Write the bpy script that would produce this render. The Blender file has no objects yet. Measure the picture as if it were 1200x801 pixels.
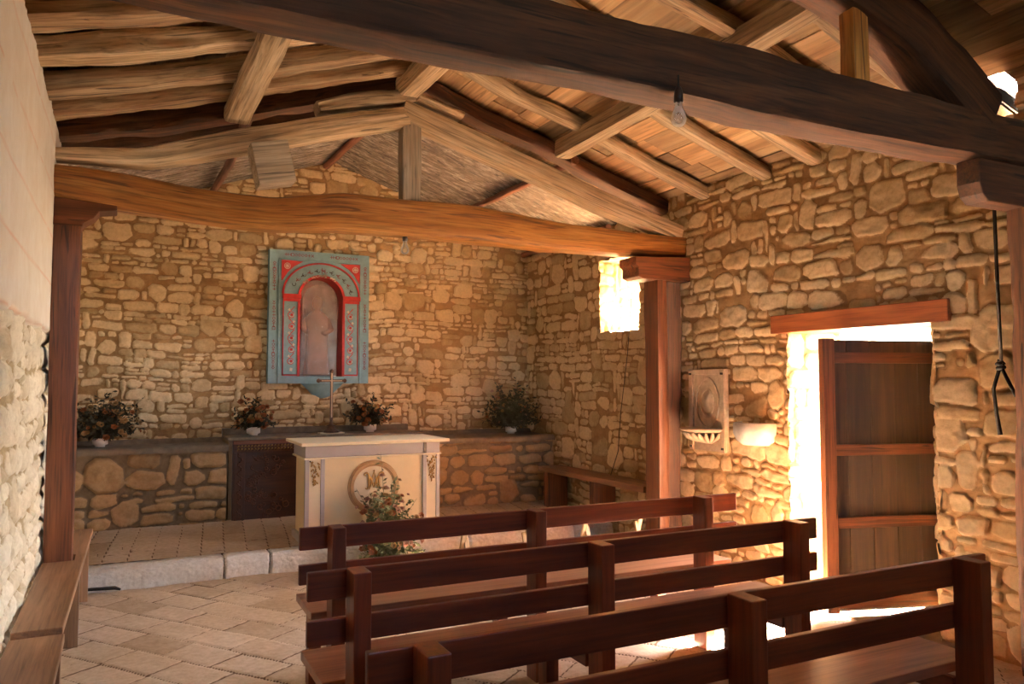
import bpy, math, random
import numpy as np
from mathutils import Vector, Matrix
random.seed(7)
R = math.radians
col = bpy.context.scene.collection
XL, XR, YB = -0.45, 4.55, 8.60        # inner faces of the left, right and altar walls
YN = -5.0                              # wall behind the viewer
CX = 2.0                               # ridge line

# ------------------------------------------------------------------ noise
def _h(ix, iy, s):
    n = (ix.astype(np.int64) * 374761393 + iy.astype(np.int64) * 668265263 + s * 1442695041) & 0x7fffffff
    n = ((n ^ (n >> 13)) * 1274126177) & 0x7fffffff
    n = n ^ (n >> 16)
    return (n & 0xffff) / 65535.0
def vn(x, y, s=0):
    ix, iy = np.floor(x), np.floor(y)
    fx, fy = x - ix, y - iy
    fx = fx * fx * (3 - 2 * fx); fy = fy * fy * (3 - 2 * fy)
    a, b = _h(ix, iy, s), _h(ix + 1, iy, s)
    c, d = _h(ix, iy + 1, s), _h(ix + 1, iy + 1, s)
    return (a + (b - a) * fx) * (1 - fy) + (c + (d - c) * fx) * fy
def fbm(x, y, s=0, o=3):
    x = np.asarray(x, float); y = np.asarray(y, float)
    t = 0; a = 1.0; n = 0
    for i in range(o):
        t = t + a * vn(x * 2 ** i, y * 2 ** i, s + i * 17); n += a; a *= .5
    return t / n * 2 - 1

# ------------------------------------------------------------------ materials
MATS = {}
def new_mat(name):
    m = bpy.data.materials.new(name); m.use_nodes = True
    nt = m.node_tree; nt.nodes.clear()
    out = nt.nodes.new('ShaderNodeOutputMaterial')
    b = nt.nodes.new('ShaderNodeBsdfPrincipled')
    nt.links.new(b.outputs[0], out.inputs[0])
    MATS[name] = m
    return m, nt, b
def nd(nt, t, **kw):
    n = nt.nodes.new(t)
    for k, v in kw.items():
        if k in n.inputs: n.inputs[k].default_value = v
        else: setattr(n, k, v)
    return n
def ramp(nt, src, stops):
    r = nt.nodes.new('ShaderNodeValToRGB')
    e = r.color_ramp.elements
    while len(e) < len(stops): e.new(.5)
    for i, (p, c) in enumerate(stops):
        e[i].position = p; e[i].color = (*c, 1)
    nt.links.new(src, r.inputs[0]); return r
def attr(nt, name):
    a = nt.nodes.new('ShaderNodeAttribute'); a.attribute_name = name; return a
def mixc(nt, f, a, b, mode='MIX'):
    m = nt.nodes.new('ShaderNodeMix'); m.data_type = 'RGBA'; m.blend_type = mode
    for k, v in ((0, f), (6, a), (7, b)):
        if hasattr(v, 'is_linked') or hasattr(v, 'links'): nt.links.new(v, m.inputs[k])
        else: m.inputs[k].default_value = v if k == 0 else (*v, 1)
    return m.outputs[2]
def bump(nt, h, b, strength=.4, dist=.004):
    n = nd(nt, 'ShaderNodeBump', Strength=strength, Distance=dist)
    nt.links.new(h, n.inputs['Height']); nt.links.new(n.outputs[0], b.inputs['Normal'])
def wood(name, dark, mid, light, rough=.6, coat=0., grain=1., crack=.5, bs=.5, tonev=.35):
    m, nt, b = new_mat(name)
    k2 = .42 if crack > .4 else .7
    g = attr(nt, 'gc')
    mp = nd(nt, 'ShaderNodeMapping', Scale=(1.3 * grain, 16 * grain, 16 * grain)); nt.links.new(g.outputs['Vector'], mp.inputs[0])
    n1 = nd(nt, 'ShaderNodeTexNoise', Scale=1.0, Detail=5., Roughness=.6, Distortion=.6); nt.links.new(mp.outputs[0], n1.inputs[0])
    mp2 = nd(nt, 'ShaderNodeMapping', Scale=(2.2 * grain, 70 * grain, 70 * grain)); nt.links.new(g.outputs['Vector'], mp2.inputs[0])
    n2 = nd(nt, 'ShaderNodeTexNoise', Scale=1.0, Detail=3., Roughness=.6, Distortion=.3); nt.links.new(mp2.outputs[0], n2.inputs[0])
    mp3 = nd(nt, 'ShaderNodeMapping', Scale=(1.2, 3.5, 3.5)); nt.links.new(g.outputs['Vector'], mp3.inputs[0])
    n3 = nd(nt, 'ShaderNodeTexNoise', Scale=1.0, Detail=2.); nt.links.new(mp3.outputs[0], n3.inputs[0])
    c = ramp(nt, n1.outputs[0], [(.28, dark), (.48, mid), (.72, light)]).outputs[0]
    s = ramp(nt, n2.outputs[0], [(.3, (k2, k2, k2)), (.52, (1, 1, 1)), (.8, (1.18, 1.18, 1.18))]).outputs[0]
    c = mixc(nt, 1., c, s, 'MULTIPLY')
    s3 = ramp(nt, n3.outputs[0], [(.3, (.78, .74, .7)), (.7, (1.12, 1.12, 1.12))]).outputs[0]
    c = mixc(nt, 1., c, s3, 'MULTIPLY')
    t = attr(nt, 'tone')
    tr = ramp(nt, t.outputs['Fac'], [(0, (1 - tonev,) * 3), (1, (1 + tonev * .6,) * 3)]).outputs[0]
    c = mixc(nt, 1., c, tr, 'MULTIPLY')
    if crack > 0:
        mc = nd(nt, 'ShaderNodeMapping', Scale=(1.5, 26, 26)); nt.links.new(g.outputs['Vector'], mc.inputs[0])
        nc = nd(nt, 'ShaderNodeTexNoise', Scale=1.0, Detail=2., Distortion=.8); nt.links.new(mc.outputs[0], nc.inputs[0])
        cr = ramp(nt, nc.outputs[0], [(.0, (1, 1, 1)), (.33, (1, 1, 1)), (.37, (0, 0, 0))]).outputs[0]
        mul = nd(nt, 'ShaderNodeMath', operation='MULTIPLY'); nt.links.new(cr, mul.inputs[0]); mul.inputs[1].default_value = crack
        c = mixc(nt, mul.outputs[0], c, tuple(v * .18 for v in dark))
    nt.links.new(c, b.inputs['Base Color'])
    b.inputs['Roughness'].default_value = rough
    b.inputs['Coat Weight'].default_value = coat; b.inputs['Coat Roughness'].default_value = .25
    bump(nt, n2.outputs[0], b, bs, .003)
    return m
def plain(name, c, rough=.6, metal=0., var=.12, scale=9., bs=.2, c2=None, spec=.5):
    m, nt, b = new_mat(name)
    tc = nd(nt, 'ShaderNodeTexCoord')
    n = nd(nt, 'ShaderNodeTexNoise', Scale=scale, Detail=5., Roughness=.65); nt.links.new(tc.outputs['Object'], n.inputs[0])
    d = c2 or tuple(max(0, v * (1 - var * 1.6)) for v in c)
    r = ramp(nt, n.outputs[0], [(.3, d), (.65, c)])
    nt.links.new(r.outputs[0], b.inputs['Base Color'])
    b.inputs['Roughness'].default_value = rough; b.inputs['Metallic'].default_value = metal
    b.inputs['Specular IOR Level'].default_value = spec
    if bs: bump(nt, n.outputs[0], b, bs, .004)
    return m
def stone(name, s_lo, s_hi, m_lo, m_hi, fine=34., bs=.6, white=0.):
    m, nt, b = new_mat(name)
    tc = nd(nt, 'ShaderNodeTexCoord')
    a = attr(nt, 'mask'); t = attr(nt, 'tone')
    n = nd(nt, 'ShaderNodeTexNoise', Scale=fine, Detail=6., Roughness=.7); nt.links.new(tc.outputs['Object'], n.inputs[0])
    n2 = nd(nt, 'ShaderNodeTexNoise', Scale=7., Detail=4., Roughness=.6); nt.links.new(tc.outputs['Object'], n2.inputs[0])
    n3 = nd(nt, 'ShaderNodeTexNoise', Scale=1.1, Detail=3.); nt.links.new(tc.outputs['Object'], n3.inputs[0])
    add = nd(nt, 'ShaderNodeMath', operation='MULTIPLY_ADD'); nt.links.new(n2.outputs[0], add.inputs[0]); add.inputs[1].default_value = .7
    nt.links.new(t.outputs['Fac'], add.inputs[2])
    cs = ramp(nt, add.outputs[0], [(.35, s_lo), (1.15 / 1.7 + .2, s_hi)]).outputs[0]
    cm = ramp(nt, n2.outputs[0], [(.3, m_lo), (.7, m_hi)]).outputs[0]
    mr = nd(nt, 'ShaderNodeMath', operation='MULTIPLY_ADD'); nt.links.new(n.outputs[0], mr.inputs[0]); mr.inputs[1].default_value = .5
    sub = nd(nt, 'ShaderNodeMath', operation='SUBTRACT'); nt.links.new(a.outputs['Fac'], sub.inputs[0]); sub.inputs[1].default_value = .25
    nt.links.new(sub.outputs[0], mr.inputs[2])
    mk = ramp(nt, mr.outputs[0], [(.35, (0, 0, 0)), (.62, (1, 1, 1))]).outputs[0]
    c = mixc(nt, mk, cm, cs)
    f = ramp(nt, n.outputs[0], [(.3, (.82, .79, .75)), (.6, (1.03, 1.03, 1.03))]).outputs[0]
    c = mixc(nt, 1., c, f, 'MULTIPLY')
    g = ramp(nt, n3.outputs[0], [(.35, (.88, .83, .76)), (.65, (1.06, 1.05, 1.04))]).outputs[0]
    c = mixc(nt, 1., c, g, 'MULTIPLY')
    nt.links.new(c, b.inputs['Base Color'])
    b.inputs['Roughness'].default_value = .9; b.inputs['Specular IOR Level'].default_value = .2
    bump(nt, n.outputs[0], b, bs, .006)
    return m

M_ROCK = stone('rubble_stone', (.48, .345, .185), (.80, .65, .42), (.31, .19, .09), (.45, .295, .145), bs=.7)
M_ROCKW = stone('whitewashed_stone', (.66, .58, .44), (.86, .80, .68), (.42, .32, .19), (.60, .49, .33))
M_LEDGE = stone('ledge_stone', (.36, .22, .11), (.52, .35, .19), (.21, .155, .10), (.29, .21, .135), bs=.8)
M_TILE = stone('floor_tile', (.50, .38, .27), (.64, .51, .39), (.13, .08, .05), (.22, .14, .09), fine=26., bs=.35)
M_STEP = stone('step_limestone', (.70, .66, .60), (.88, .85, .80), (.22, .16, .1), (.36, .27, .17), fine=40., bs=1.)
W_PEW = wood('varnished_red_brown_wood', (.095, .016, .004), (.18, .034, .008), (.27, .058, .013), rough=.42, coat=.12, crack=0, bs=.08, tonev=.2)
W_SEAT = wood('sky_sheen_red_brown_wood', (.24, .085, .042), (.33, .13, .065), (.42, .18, .10), rough=.4, coat=.2, crack=0, bs=.08, tonev=.2)  # paler pew wood, the sky's pinkish reflection put into its colour
W_BENCH = wood('worn_brown_wood', (.22, .11, .055), (.33, .175, .095), (.43, .25, .15), rough=.5, coat=.1, crack=.2, bs=.2)
W_POST = wood('stained_oak_post', (.075, .021, .007), (.15, .046, .015), (.22, .075, .026), rough=.5, crack=.8, bs=.5)
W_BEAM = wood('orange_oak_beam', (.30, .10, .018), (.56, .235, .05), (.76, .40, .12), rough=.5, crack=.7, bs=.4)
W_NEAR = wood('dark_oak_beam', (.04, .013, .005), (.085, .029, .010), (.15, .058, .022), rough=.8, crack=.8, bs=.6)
W_PALE = wood('pale_old_timber', (.32, .20, .10), (.58, .42, .26), (.76, .61, .43), rough=.75, crack=.7, bs=.6)
W_RAFT = wood('rafter_pole', (.20, .10, .045), (.42, .26, .14), (.68, .52, .34), rough=.8, crack=.8, bs=.8)
W_GREYK = wood('grey_weathered_timber', (.27, .2, .135), (.42, .33, .24), (.55, .46, .36), rough=.8, crack=.9, bs=.7)
W_BOARD = wood('roof_board', (.26, .13, .05), (.52, .32, .16), (.74, .53, .31), rough=.8, crack=.38, bs=.5, tonev=.6, grain=.5)
W_GREY = wood('limewashed_board', (.06, .04, .03), (.26, .20, .16), (.74, .68, .62), rough=.85, crack=.9, bs=1., grain=1.3)
W_REDPOLE = wood('reddish_pole', (.16, .06, .03), (.27, .11, .06), (.36, .17, .1), rough=.7)
W_LINTEL = wood('varnished_lintel', (.22, .055, .016), (.34, .10, .03), (.42, .14, .05), rough=.4, coat=.2, crack=.2, bs=.2)
W_DOOR = wood('door_wood', (.03, .013, .007), (.055, .026, .013), (.09, .045, .022), rough=.55, crack=.4)
W_PINE = wood('light_pine', (.62, .40, .20), (.76, .53, .29), (.84, .62, .38), rough=.5, crack=0, bs=.1)
W_FRONT = wood('dark_painted_wood', (.05, .016, .007), (.09, .03, .012), (.14, .05, .02), rough=.45, crack=.3)
M_PLASTER = None
def plaster():
    m, nt, b = new_mat('left_wall_plaster')
    tc = nd(nt, 'ShaderNodeTexCoord')
    n = nd(nt, 'ShaderNodeTexNoise', Scale=5., Detail=6., Roughness=.7); nt.links.new(tc.outputs['Object'], n.inputs[0])
    n2 = nd(nt, 'ShaderNodeTexNoise', Scale=40., Detail=4., Roughness=.7); nt.links.new(tc.outputs['Object'], n2.inputs[0])
    c = ramp(nt, n.outputs[0], [(.3, (.76, .66, .56)), (.7, (.86, .80, .73))]).outputs[0]
    a = attr(nt, 'mask')
    c = mixc(nt, a.outputs['Fac'], c, (.70, .36, .22))
    nt.links.new(c, b.inputs['Base Color']); b.inputs['Roughness'].default_value = .9
    bump(nt, n2.outputs[0], b, .3, .003)
    return m
M_PLASTER = plaster()
M_CREAM = plain('cream_paint', (.82, .66, .40), .45, var=.06, scale=4., bs=.05)
M_CREAMW = plain('pale_cream_paint', (.86, .75, .54), .45, var=.05, scale=4., bs=.05)
M_LILAC = plain('grey_lilac_paint', (.40, .36, .36), .5, var=.08, scale=5., bs=.05)
M_GOLD = plain('gilding', (.62, .36, .10), .35, metal=.75, var=.4, scale=30., bs=.3)
M_OCHRE = plain('ochre_moulding', (.52, .30, .12), .45, var=.2, scale=8., bs=.05)
M_BLUE = plain('faded_blue_paint', (.24, .42, .49), .6, var=.15, scale=14., bs=.15)
M_RED = plain('red_paint', (.58, .035, .03), .5, var=.2, scale=14., bs=.1)
M_MAROON = plain('maroon_paint', (.26, .04, .045), .6, var=.2, scale=20., bs=0)
M_FLAKE = plain('flaking_white_paint', (.76, .68, .55), .8, var=.2, scale=30., bs=.3)
M_PAPER = plain('hazy_niche_back', (.90, .88, .88), .7, var=.25, scale=6., bs=.05)
M_STATUE = plain('pale_statue', (.36, .17, .09), .6, var=.15, scale=10., bs=.1)
M_POT = plain('white_glazed_pot', (.80, .76, .72), .3, var=.04, bs=0)
M_LEAF = plain('dark_foliage', (.030, .034, .012), .7, var=.5, scale=30., bs=0, c2=(.05, .03, .012))
M_LEAFG = plain('green_foliage', (.10, .14, .05), .7, var=.5, scale=30., bs=0, c2=(.16, .13, .06))
M_FL1 = plain('orange_bloom', (.50, .16, .045), .7, var=.35, scale=60., bs=0)
M_FL2 = plain('straw_bloom', (.55, .32, .13), .7, var=.35, scale=60., bs=0)
M_FL3 = plain('pink_bloom', (.66, .36, .26), .7, var=.3, scale=60., bs=0)
M_CROSS = plain('dark_bronze', (.16, .085, .05), .45, metal=.4, var=.3, scale=30.)
M_BLACK = plain('black_cord', (.02, .014, .01), .8, var=.3)
M_IRON = plain('dark_iron', (.045, .03, .02), .6, metal=.5, var=.3)
M_WHITEW = plain('whitewash', (.82, .80, .76), .8, var=.12, scale=18., bs=.7)
M_CARVE = plain('carved_limestone', (.62, .47, .33), .85, var=.2, scale=20., bs=.4)
M_SLABTOP = plain('grey_mortar_slab', (.24, .18, .125), .9, var=.25, scale=12., bs=.6)
M_MORT = plain('mortar_core', (.36, .25, .14), .95, var=.2, scale=10., bs=.5)
M_ROOFTOP = plain('roof_tile_bed', (.30, .15, .08), .9, var=.3, scale=8., bs=.4)
M_CAP = plain('bakelite', (.03, .014, .01), .35, var=.1, bs=0)
def glassy(name, tint, rough=.05, alpha=1.):
    m, nt, b = new_mat(name)
    b.inputs['Base Color'].default_value = (*tint, 1); b.inputs['Roughness'].default_value = rough
    b.inputs['Transmission Weight'].default_value = 1.; b.inputs['IOR'].default_value = 1.45
    return m
def bulb_glass():
    m, nt, b = new_mat('bulb_glass')
    b.inputs['Base Color'].default_value = (.9, .88, .85, 1); b.inputs['Roughness'].default_value = .08
    tr = nd(nt, 'ShaderNodeBsdfTransparent'); lw = nd(nt, 'ShaderNodeLayerWeight', Blend=.35); mx = nd(nt, 'ShaderNodeMixShader')
    r_ = ramp(nt, lw.outputs['Facing'], [(0, (.22,) * 3), (1, (.75,) * 3)])
    nt.links.new(r_.outputs[0], mx.inputs[0]); nt.links.new(tr.outputs[0], mx.inputs[1]); nt.links.new(b.outputs[0], mx.inputs[2])
    out = [x for x in nt.nodes if x.type == 'OUTPUT_MATERIAL'][0]; nt.links.new(mx.outputs[0], out.inputs[0])
    return m
M_GLASS = bulb_glass()
def haze_glass():
    m, nt, b = new_mat('glare_pane')
    b.inputs['Base Color'].default_value = (.86, .80, .78, 1); b.inputs['Roughness'].default_value = .35  # glare on the glass painted as a patchy whitish layer
    tr = nd(nt, 'ShaderNodeBsdfTransparent'); mx = nd(nt, 'ShaderNodeMixShader')
    tc = nd(nt, 'ShaderNodeTexCoord')
    n = nd(nt, 'ShaderNodeTexNoise', Scale=7., Detail=4.); nt.links.new(tc.outputs['Object'], n.inputs[0])
    r = ramp(nt, n.outputs[0], [(.3, (.10,) * 3), (.7, (.26,) * 3)])
    nt.links.new(r.outputs[0], mx.inputs[0]); nt.links.new(tr.outputs[0], mx.inputs[1]); nt.links.new(b.outputs[0], mx.inputs[2])
    out = [x for x in nt.nodes if x.type == 'OUTPUT_MATERIAL'][0]
    nt.links.new(mx.outputs[0], out.inputs[0])
    return m
M_PANE = haze_glass()

# ------------------------------------------------------------------ mesh helpers
def link_mesh(name, verts, faces, m, parent=None, attrs=None, bevel=0, smooth=False, loc=None, rotz=0):
    me = bpy.data.meshes.new(name)
    if isinstance(verts, np.ndarray):
        me.vertices.add(len(verts)); me.vertices.foreach_set('co', verts.astype(np.float32).ravel())
        nf = len(faces)
        me.loops.add(nf * 4); me.loops.foreach_set('vertex_index', faces.astype(np.int32).ravel())
        me.polygons.add(nf); me.polygons.foreach_set('loop_start', np.arange(nf, dtype=np.int32) * 4)
        me.update(calc_edges=True); me.validate()
    else:
        me.from_pydata(verts, [], faces)
    for k, v in (attrs or {}).items():
        v = np.asarray(v, np.float32)
        if v.ndim == 2:
            a = me.attributes.new(k, 'FLOAT_VECTOR', 'POINT'); a.data.foreach_set('vector', v.ravel())
        else:
            a = me.attributes.new(k, 'FLOAT', 'POINT'); a.data.foreach_set('value', v)
    me.materials.append(m)
    if smooth: me.polygons.foreach_set('use_smooth', [True] * len(me.polygons))
    o = bpy.data.objects.new(name, me); col.objects.link(o)
    if bevel:
        b = o.modifiers.new('edge', 'BEVEL'); b.width = bevel; b.segments = 2; b.limit_method = 'ANGLE'; b.angle_limit = R(50)
    if parent: o.parent = parent
    if loc: o.location = loc
    o.rotation_euler.z = rotz
    return o
def tag(o, label=None, cat=None, group=None, kind=None):
    if label: o['label'] = label
    if cat: o['category'] = cat
    if group: o['group'] = group
    if kind: o['kind'] = kind
    return o
def empty(name, loc=(0, 0, 0), rz=0):
    o = bpy.data.objects.new(name, None); col.objects.link(o); o.location = loc; o.rotation_euler.z = rz
    o.empty_display_size = .1
    return o
def thing(name, label, cat, loc=(0, 0, 0), rz=0, group=None):
    return tag(empty(name, loc, rz), label, cat, group)
def kids(o): return [c for c in bpy.data.objects if c.parent == o]
def copy_tree(o, parent=None):
    ks = kids(o)
    c = o.copy(); col.objects.link(c); c.parent = parent
    for ch in ks: copy_tree(ch, c)
    return c

class MB:
    def __init__(s): s.v = []; s.f = []; s.g = []; s.t = []
    def add(s, vs, fs, ax=0, tone=None, off=None):
        n = len(s.v)
        if off is None: off = [random.uniform(0, 20) for _ in range(3)]
        t = random.random() if tone is None else tone
        for p in vs:
            s.v.append(tuple(p))
            q = (p[ax], p[(ax + 1) % 3], p[(ax + 2) % 3])
            s.g.append((q[0] + off[0], q[1] + off[1], q[2] + off[2])); s.t.append(t)
        s.f += [tuple(i + n for i in f) for f in fs]
    def box(s, x0, x1, y0, y1, z0, z1, ax=None, mat=None, tone=None):
        if ax is None: ax = int(np.argmax([abs(x1 - x0), abs(y1 - y0), abs(z1 - z0)]))
        vs = [Vector((x, y, z)) for z in (z0, z1) for y in (y0, y1) for x in (x0, x1)]
        fs = [(0, 2, 3, 1), (4, 5, 7, 6), (0, 1, 5, 4), (2, 6, 7, 3), (0, 4, 6, 2), (1, 3, 7, 5)]
        n = len(s.v); s.add(vs, fs, ax, tone)
        if mat is not None:
            for i in range(n, len(s.v)): s.v[i] = tuple(mat @ Vector(s.v[i]))
    def rod(s, a, b, w, h=None, up=(0, 0, 1), tone=None):      # square bar from a to b
        a, b = Vector(a), Vector(b); d = b - a; L = d.length; t = d / L
        u = Vector(up)
        if abs(t.dot(u)) > .95: u = Vector((0, 1, 0))
        sd = t.cross(u).normalized(); u2 = sd.cross(t)
        m = Matrix((( t.x, sd.x, u2.x, a.x), (t.y, sd.y, u2.y, a.y), (t.z, sd.z, u2.z, a.z), (0, 0, 0, 1)))
        h = h or w
        s.box(0, L, -w / 2, w / 2, -h / 2, h / 2, 0, m, tone)
    def tube(s, pts, rad, n=8, cap=True, tone=.5):
        pts = [Vector(p) for p in pts]; k = len(pts)
        rads = rad if isinstance(rad, (list, tuple)) else [rad] * k
        vs, ln = [], 0
        prev = None
        base = len(s.v); off = [random.uniform(0, 20) for _ in range(3)]
        for i, p in enumerate(pts):
            t = (pts[min(i + 1, k - 1)] - pts[max(i - 1, 0)]).normalized()
            if prev is None:
                u = Vector((0, 0, 1)) if abs(t.z) < .9 else Vector((1, 0, 0))
                u = (u - t * u.dot(t)).normalized()
            else: u = (prev - t * prev.dot(t)).normalized()
            prev = u; w = t.cross(u)
            if i: ln += (p - pts[i - 1]).length
            for j in range(n):
                a = 2 * math.pi * j / n
                q = p + (u * math.cos(a) + w * math.sin(a)) * rads[i]
                s.v.append(tuple(q)); s.g.append((ln + off[0], rads[i] * math.cos(a) + off[1], rads[i] * math.sin(a) + off[2])); s.t.append(tone)
        for i in range(k - 1):
            for j in range(n):
                a = base + i * n + j; b = base + i * n + (j + 1) % n
                s.f.append((a, b, b + n, a + n))
        if cap:
            s.f.append(tuple(base + j for j in reversed(range(n)))); s.f.append(tuple(base + (k - 1) * n + j for j in range(n)))
    def lathe(s, prof, c=(0, 0, 0), n=24, sx=1, sy=1, a0=0, a1=2 * math.pi):
        base = len(s.v); full = abs(a1 - a0 - 2 * math.pi) < 1e-6
        m = n if full else n + 1
        for (r, z) in prof:
            for j in range(m):
                a = a0 + (a1 - a0) * j / n
                p = (c[0] + r * sx * math.cos(a), c[1] + r * sy * math.sin(a), c[2] + z)
                s.v.append(p); s.g.append((z, p[0], p[1])); s.t.append(.5)
        for i in range(len(prof) - 1):
            for j in range(n):
                a = base + i * m + j; b = base + i * m + (j + 1) % m
                s.f.append((a, b, b + m, a + m))
    def prism(s, poly, d0, d1, plane='xz', ax=0, tone=None):    # polygon in a plane pushed from d0 to d1 along the third axis
        def P(p, d):
            return {'xz': (p[0], d, p[1]), 'xy': (p[0], p[1], d), 'yz': (d, p[0], p[1])}[plane]
        n = len(poly)
        vs = [P(p, d0) for p in poly] + [P(p, d1) for p in poly]
        fs = [tuple(range(n)), tuple(reversed(range(n, 2 * n)))] + [(i, i + n, (i + 1) % n + n, (i + 1) % n) for i in range(n)]
        s.add(vs, fs, ax, tone)
    def ring(s, c, ro, ri, d0, d1, n=40, a0=0, a1=2 * math.pi, sz=1.):   # flat ring in the xz plane
        base = len(s.v)
        full = abs(a1 - a0 - 2 * math.pi) < 1e-6; m = n if full else n + 1
        for j in range(m):
            a = a0 + (a1 - a0) * j / n
            for r, d in ((ro, d0), (ro, d1), (ri, d1), (ri, d0)):
                p = (c[0] + r * math.cos(a), d, c[1] + r * math.sin(a) * sz)
                s.v.append(p); s.g.append((a, r, d)); s.t.append(.5)
        for j in range(n):
            for k in range(4):
                a = base + j * 4 + k; b = base + j * 4 + (k + 1) % 4
                c_ = base + ((j + 1) % m) * 4 + (k + 1) % 4; d = base + ((j + 1) % m) * 4 + k
                s.f.append((a, b, c_, d))
        if not full:
            s.f.append((base, base + 1, base + 2, base + 3)); e = base + n * 4; s.f.append((e + 3, e + 2, e + 1, e))
    def build(s, name, m, parent=None, bevel=0, smooth=False, loc=None, rotz=0):
        o = link_mesh(name, s.v, s.f, m, parent, {'gc': s.g, 'tone': s.t}, bevel, smooth, loc, rotz)
        import bmesh
        bm = bmesh.new(); bm.from_mesh(o.data); bmesh.ops.recalc_face_normals(bm, faces=bm.faces); bm.to_mesh(o.data); bm.free()
        return o

def hewn(name, pts, w, h, m, amp=.006, seed=1, step=.05, sq=4.5, n=20, parent=None, rough=.0, noup=None, lump=.0):
    """a timber swept along pts; w across, h in height (numbers or lists along pts); superelliptic section with axe marks"""
    P = np.array(pts, float); k = len(P)
    W = np.full(k, w) if np.isscalar(w) else np.array(w, float)
    H = np.full(k, h) if np.isscalar(h) else np.array(h, float)
    d = np.r_[0, np.cumsum(np.linalg.norm(np.diff(P, axis=0), axis=1))]
    N = max(2, int(d[-1] / step) + 1); s = np.linspace(0, d[-1], N)
    def sm(v):
        r = np.interp(s, d, v)
        if k > 2:
            ker = np.ones(5) / 5; rp = np.pad(r, 2, mode='edge'); q = np.convolve(rp, ker, 'valid'); q[0] = r[0]; q[-1] = r[-1]; return q
        return r
    C = np.stack([sm(P[:, i]) for i in range(3)], 1); W = sm(W); H = sm(H)
    T = np.gradient(C, axis=0); T /= np.linalg.norm(T, axis=1)[:, None]
    up = np.array(noup if noup else (0, 0, 1.)); S = np.cross(T, up); S /= np.linalg.norm(S, axis=1)[:, None]; U = np.cross(S, T)
    a = np.linspace(0, 2 * math.pi, n, endpoint=False) + math.pi / 4
    ca, sa = np.cos(a), np.sin(a)
    rr = 1 / (np.abs(ca) ** sq + np.abs(sa) ** sq) ** (1 / sq)
    A, SS = np.meshgrid(a, s)
    nz = fbm(SS * 4 + seed * 7.3, np.cos(A) * 1.3 + seed, seed, 3) + fbm(SS * 4 + 9.1, np.sin(A) * 1.3 + seed * 2.1, seed + 5, 3)
    big = fbm(SS * 1.3 + seed * 3.3, np.cos(A) * .5 + 5 + seed, seed + 9, 2)
    rad = 1 + (nz * amp + big * lump) / (np.minimum(W, H)[:, None] / 2)
    X = (rr * ca)[None, :] * W[:, None] / 2 * rad; Z = (rr * sa)[None, :] * H[:, None] / 2 * rad
    V = C[:, None, :] + X[..., None] * S[:, None, :] + Z[..., None] * U[:, None, :]
    G = np.stack([SS + seed * 3.7, X + seed * 1.9, Z + seed * 5.1], -1)
    verts = [tuple(v) for v in V.reshape(-1, 3)]; faces = []
    for i in range(N - 1):
        for j in range(n):
            p = i * n + j; q = i * n + (j + 1) % n
            faces.append((p, p + n, q + n, q))
    faces.append(tuple(range(n))); faces.append(tuple(reversed(range((N - 1) * n, N * n))))
    tn = ((seed * 37) % 10) / 10
    o = link_mesh(name, verts, faces, m, parent, {'gc': G.reshape(-1, 3), 'tone': [tn] * len(verts)})
    import bmesh
    bm = bmesh.new(); bm.from_mesh(o.data); bmesh.ops.recalc_face_normals(bm, faces=bm.faces); bm.to_mesh(o.data); bm.free()
    o.data.polygons.foreach_set('use_smooth', [len(p.vertices) == 4 for p in o.data.polygons])
    try: o.data.set_sharp_from_angle(angle=R(42))
    except Exception: pass
    return o

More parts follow.
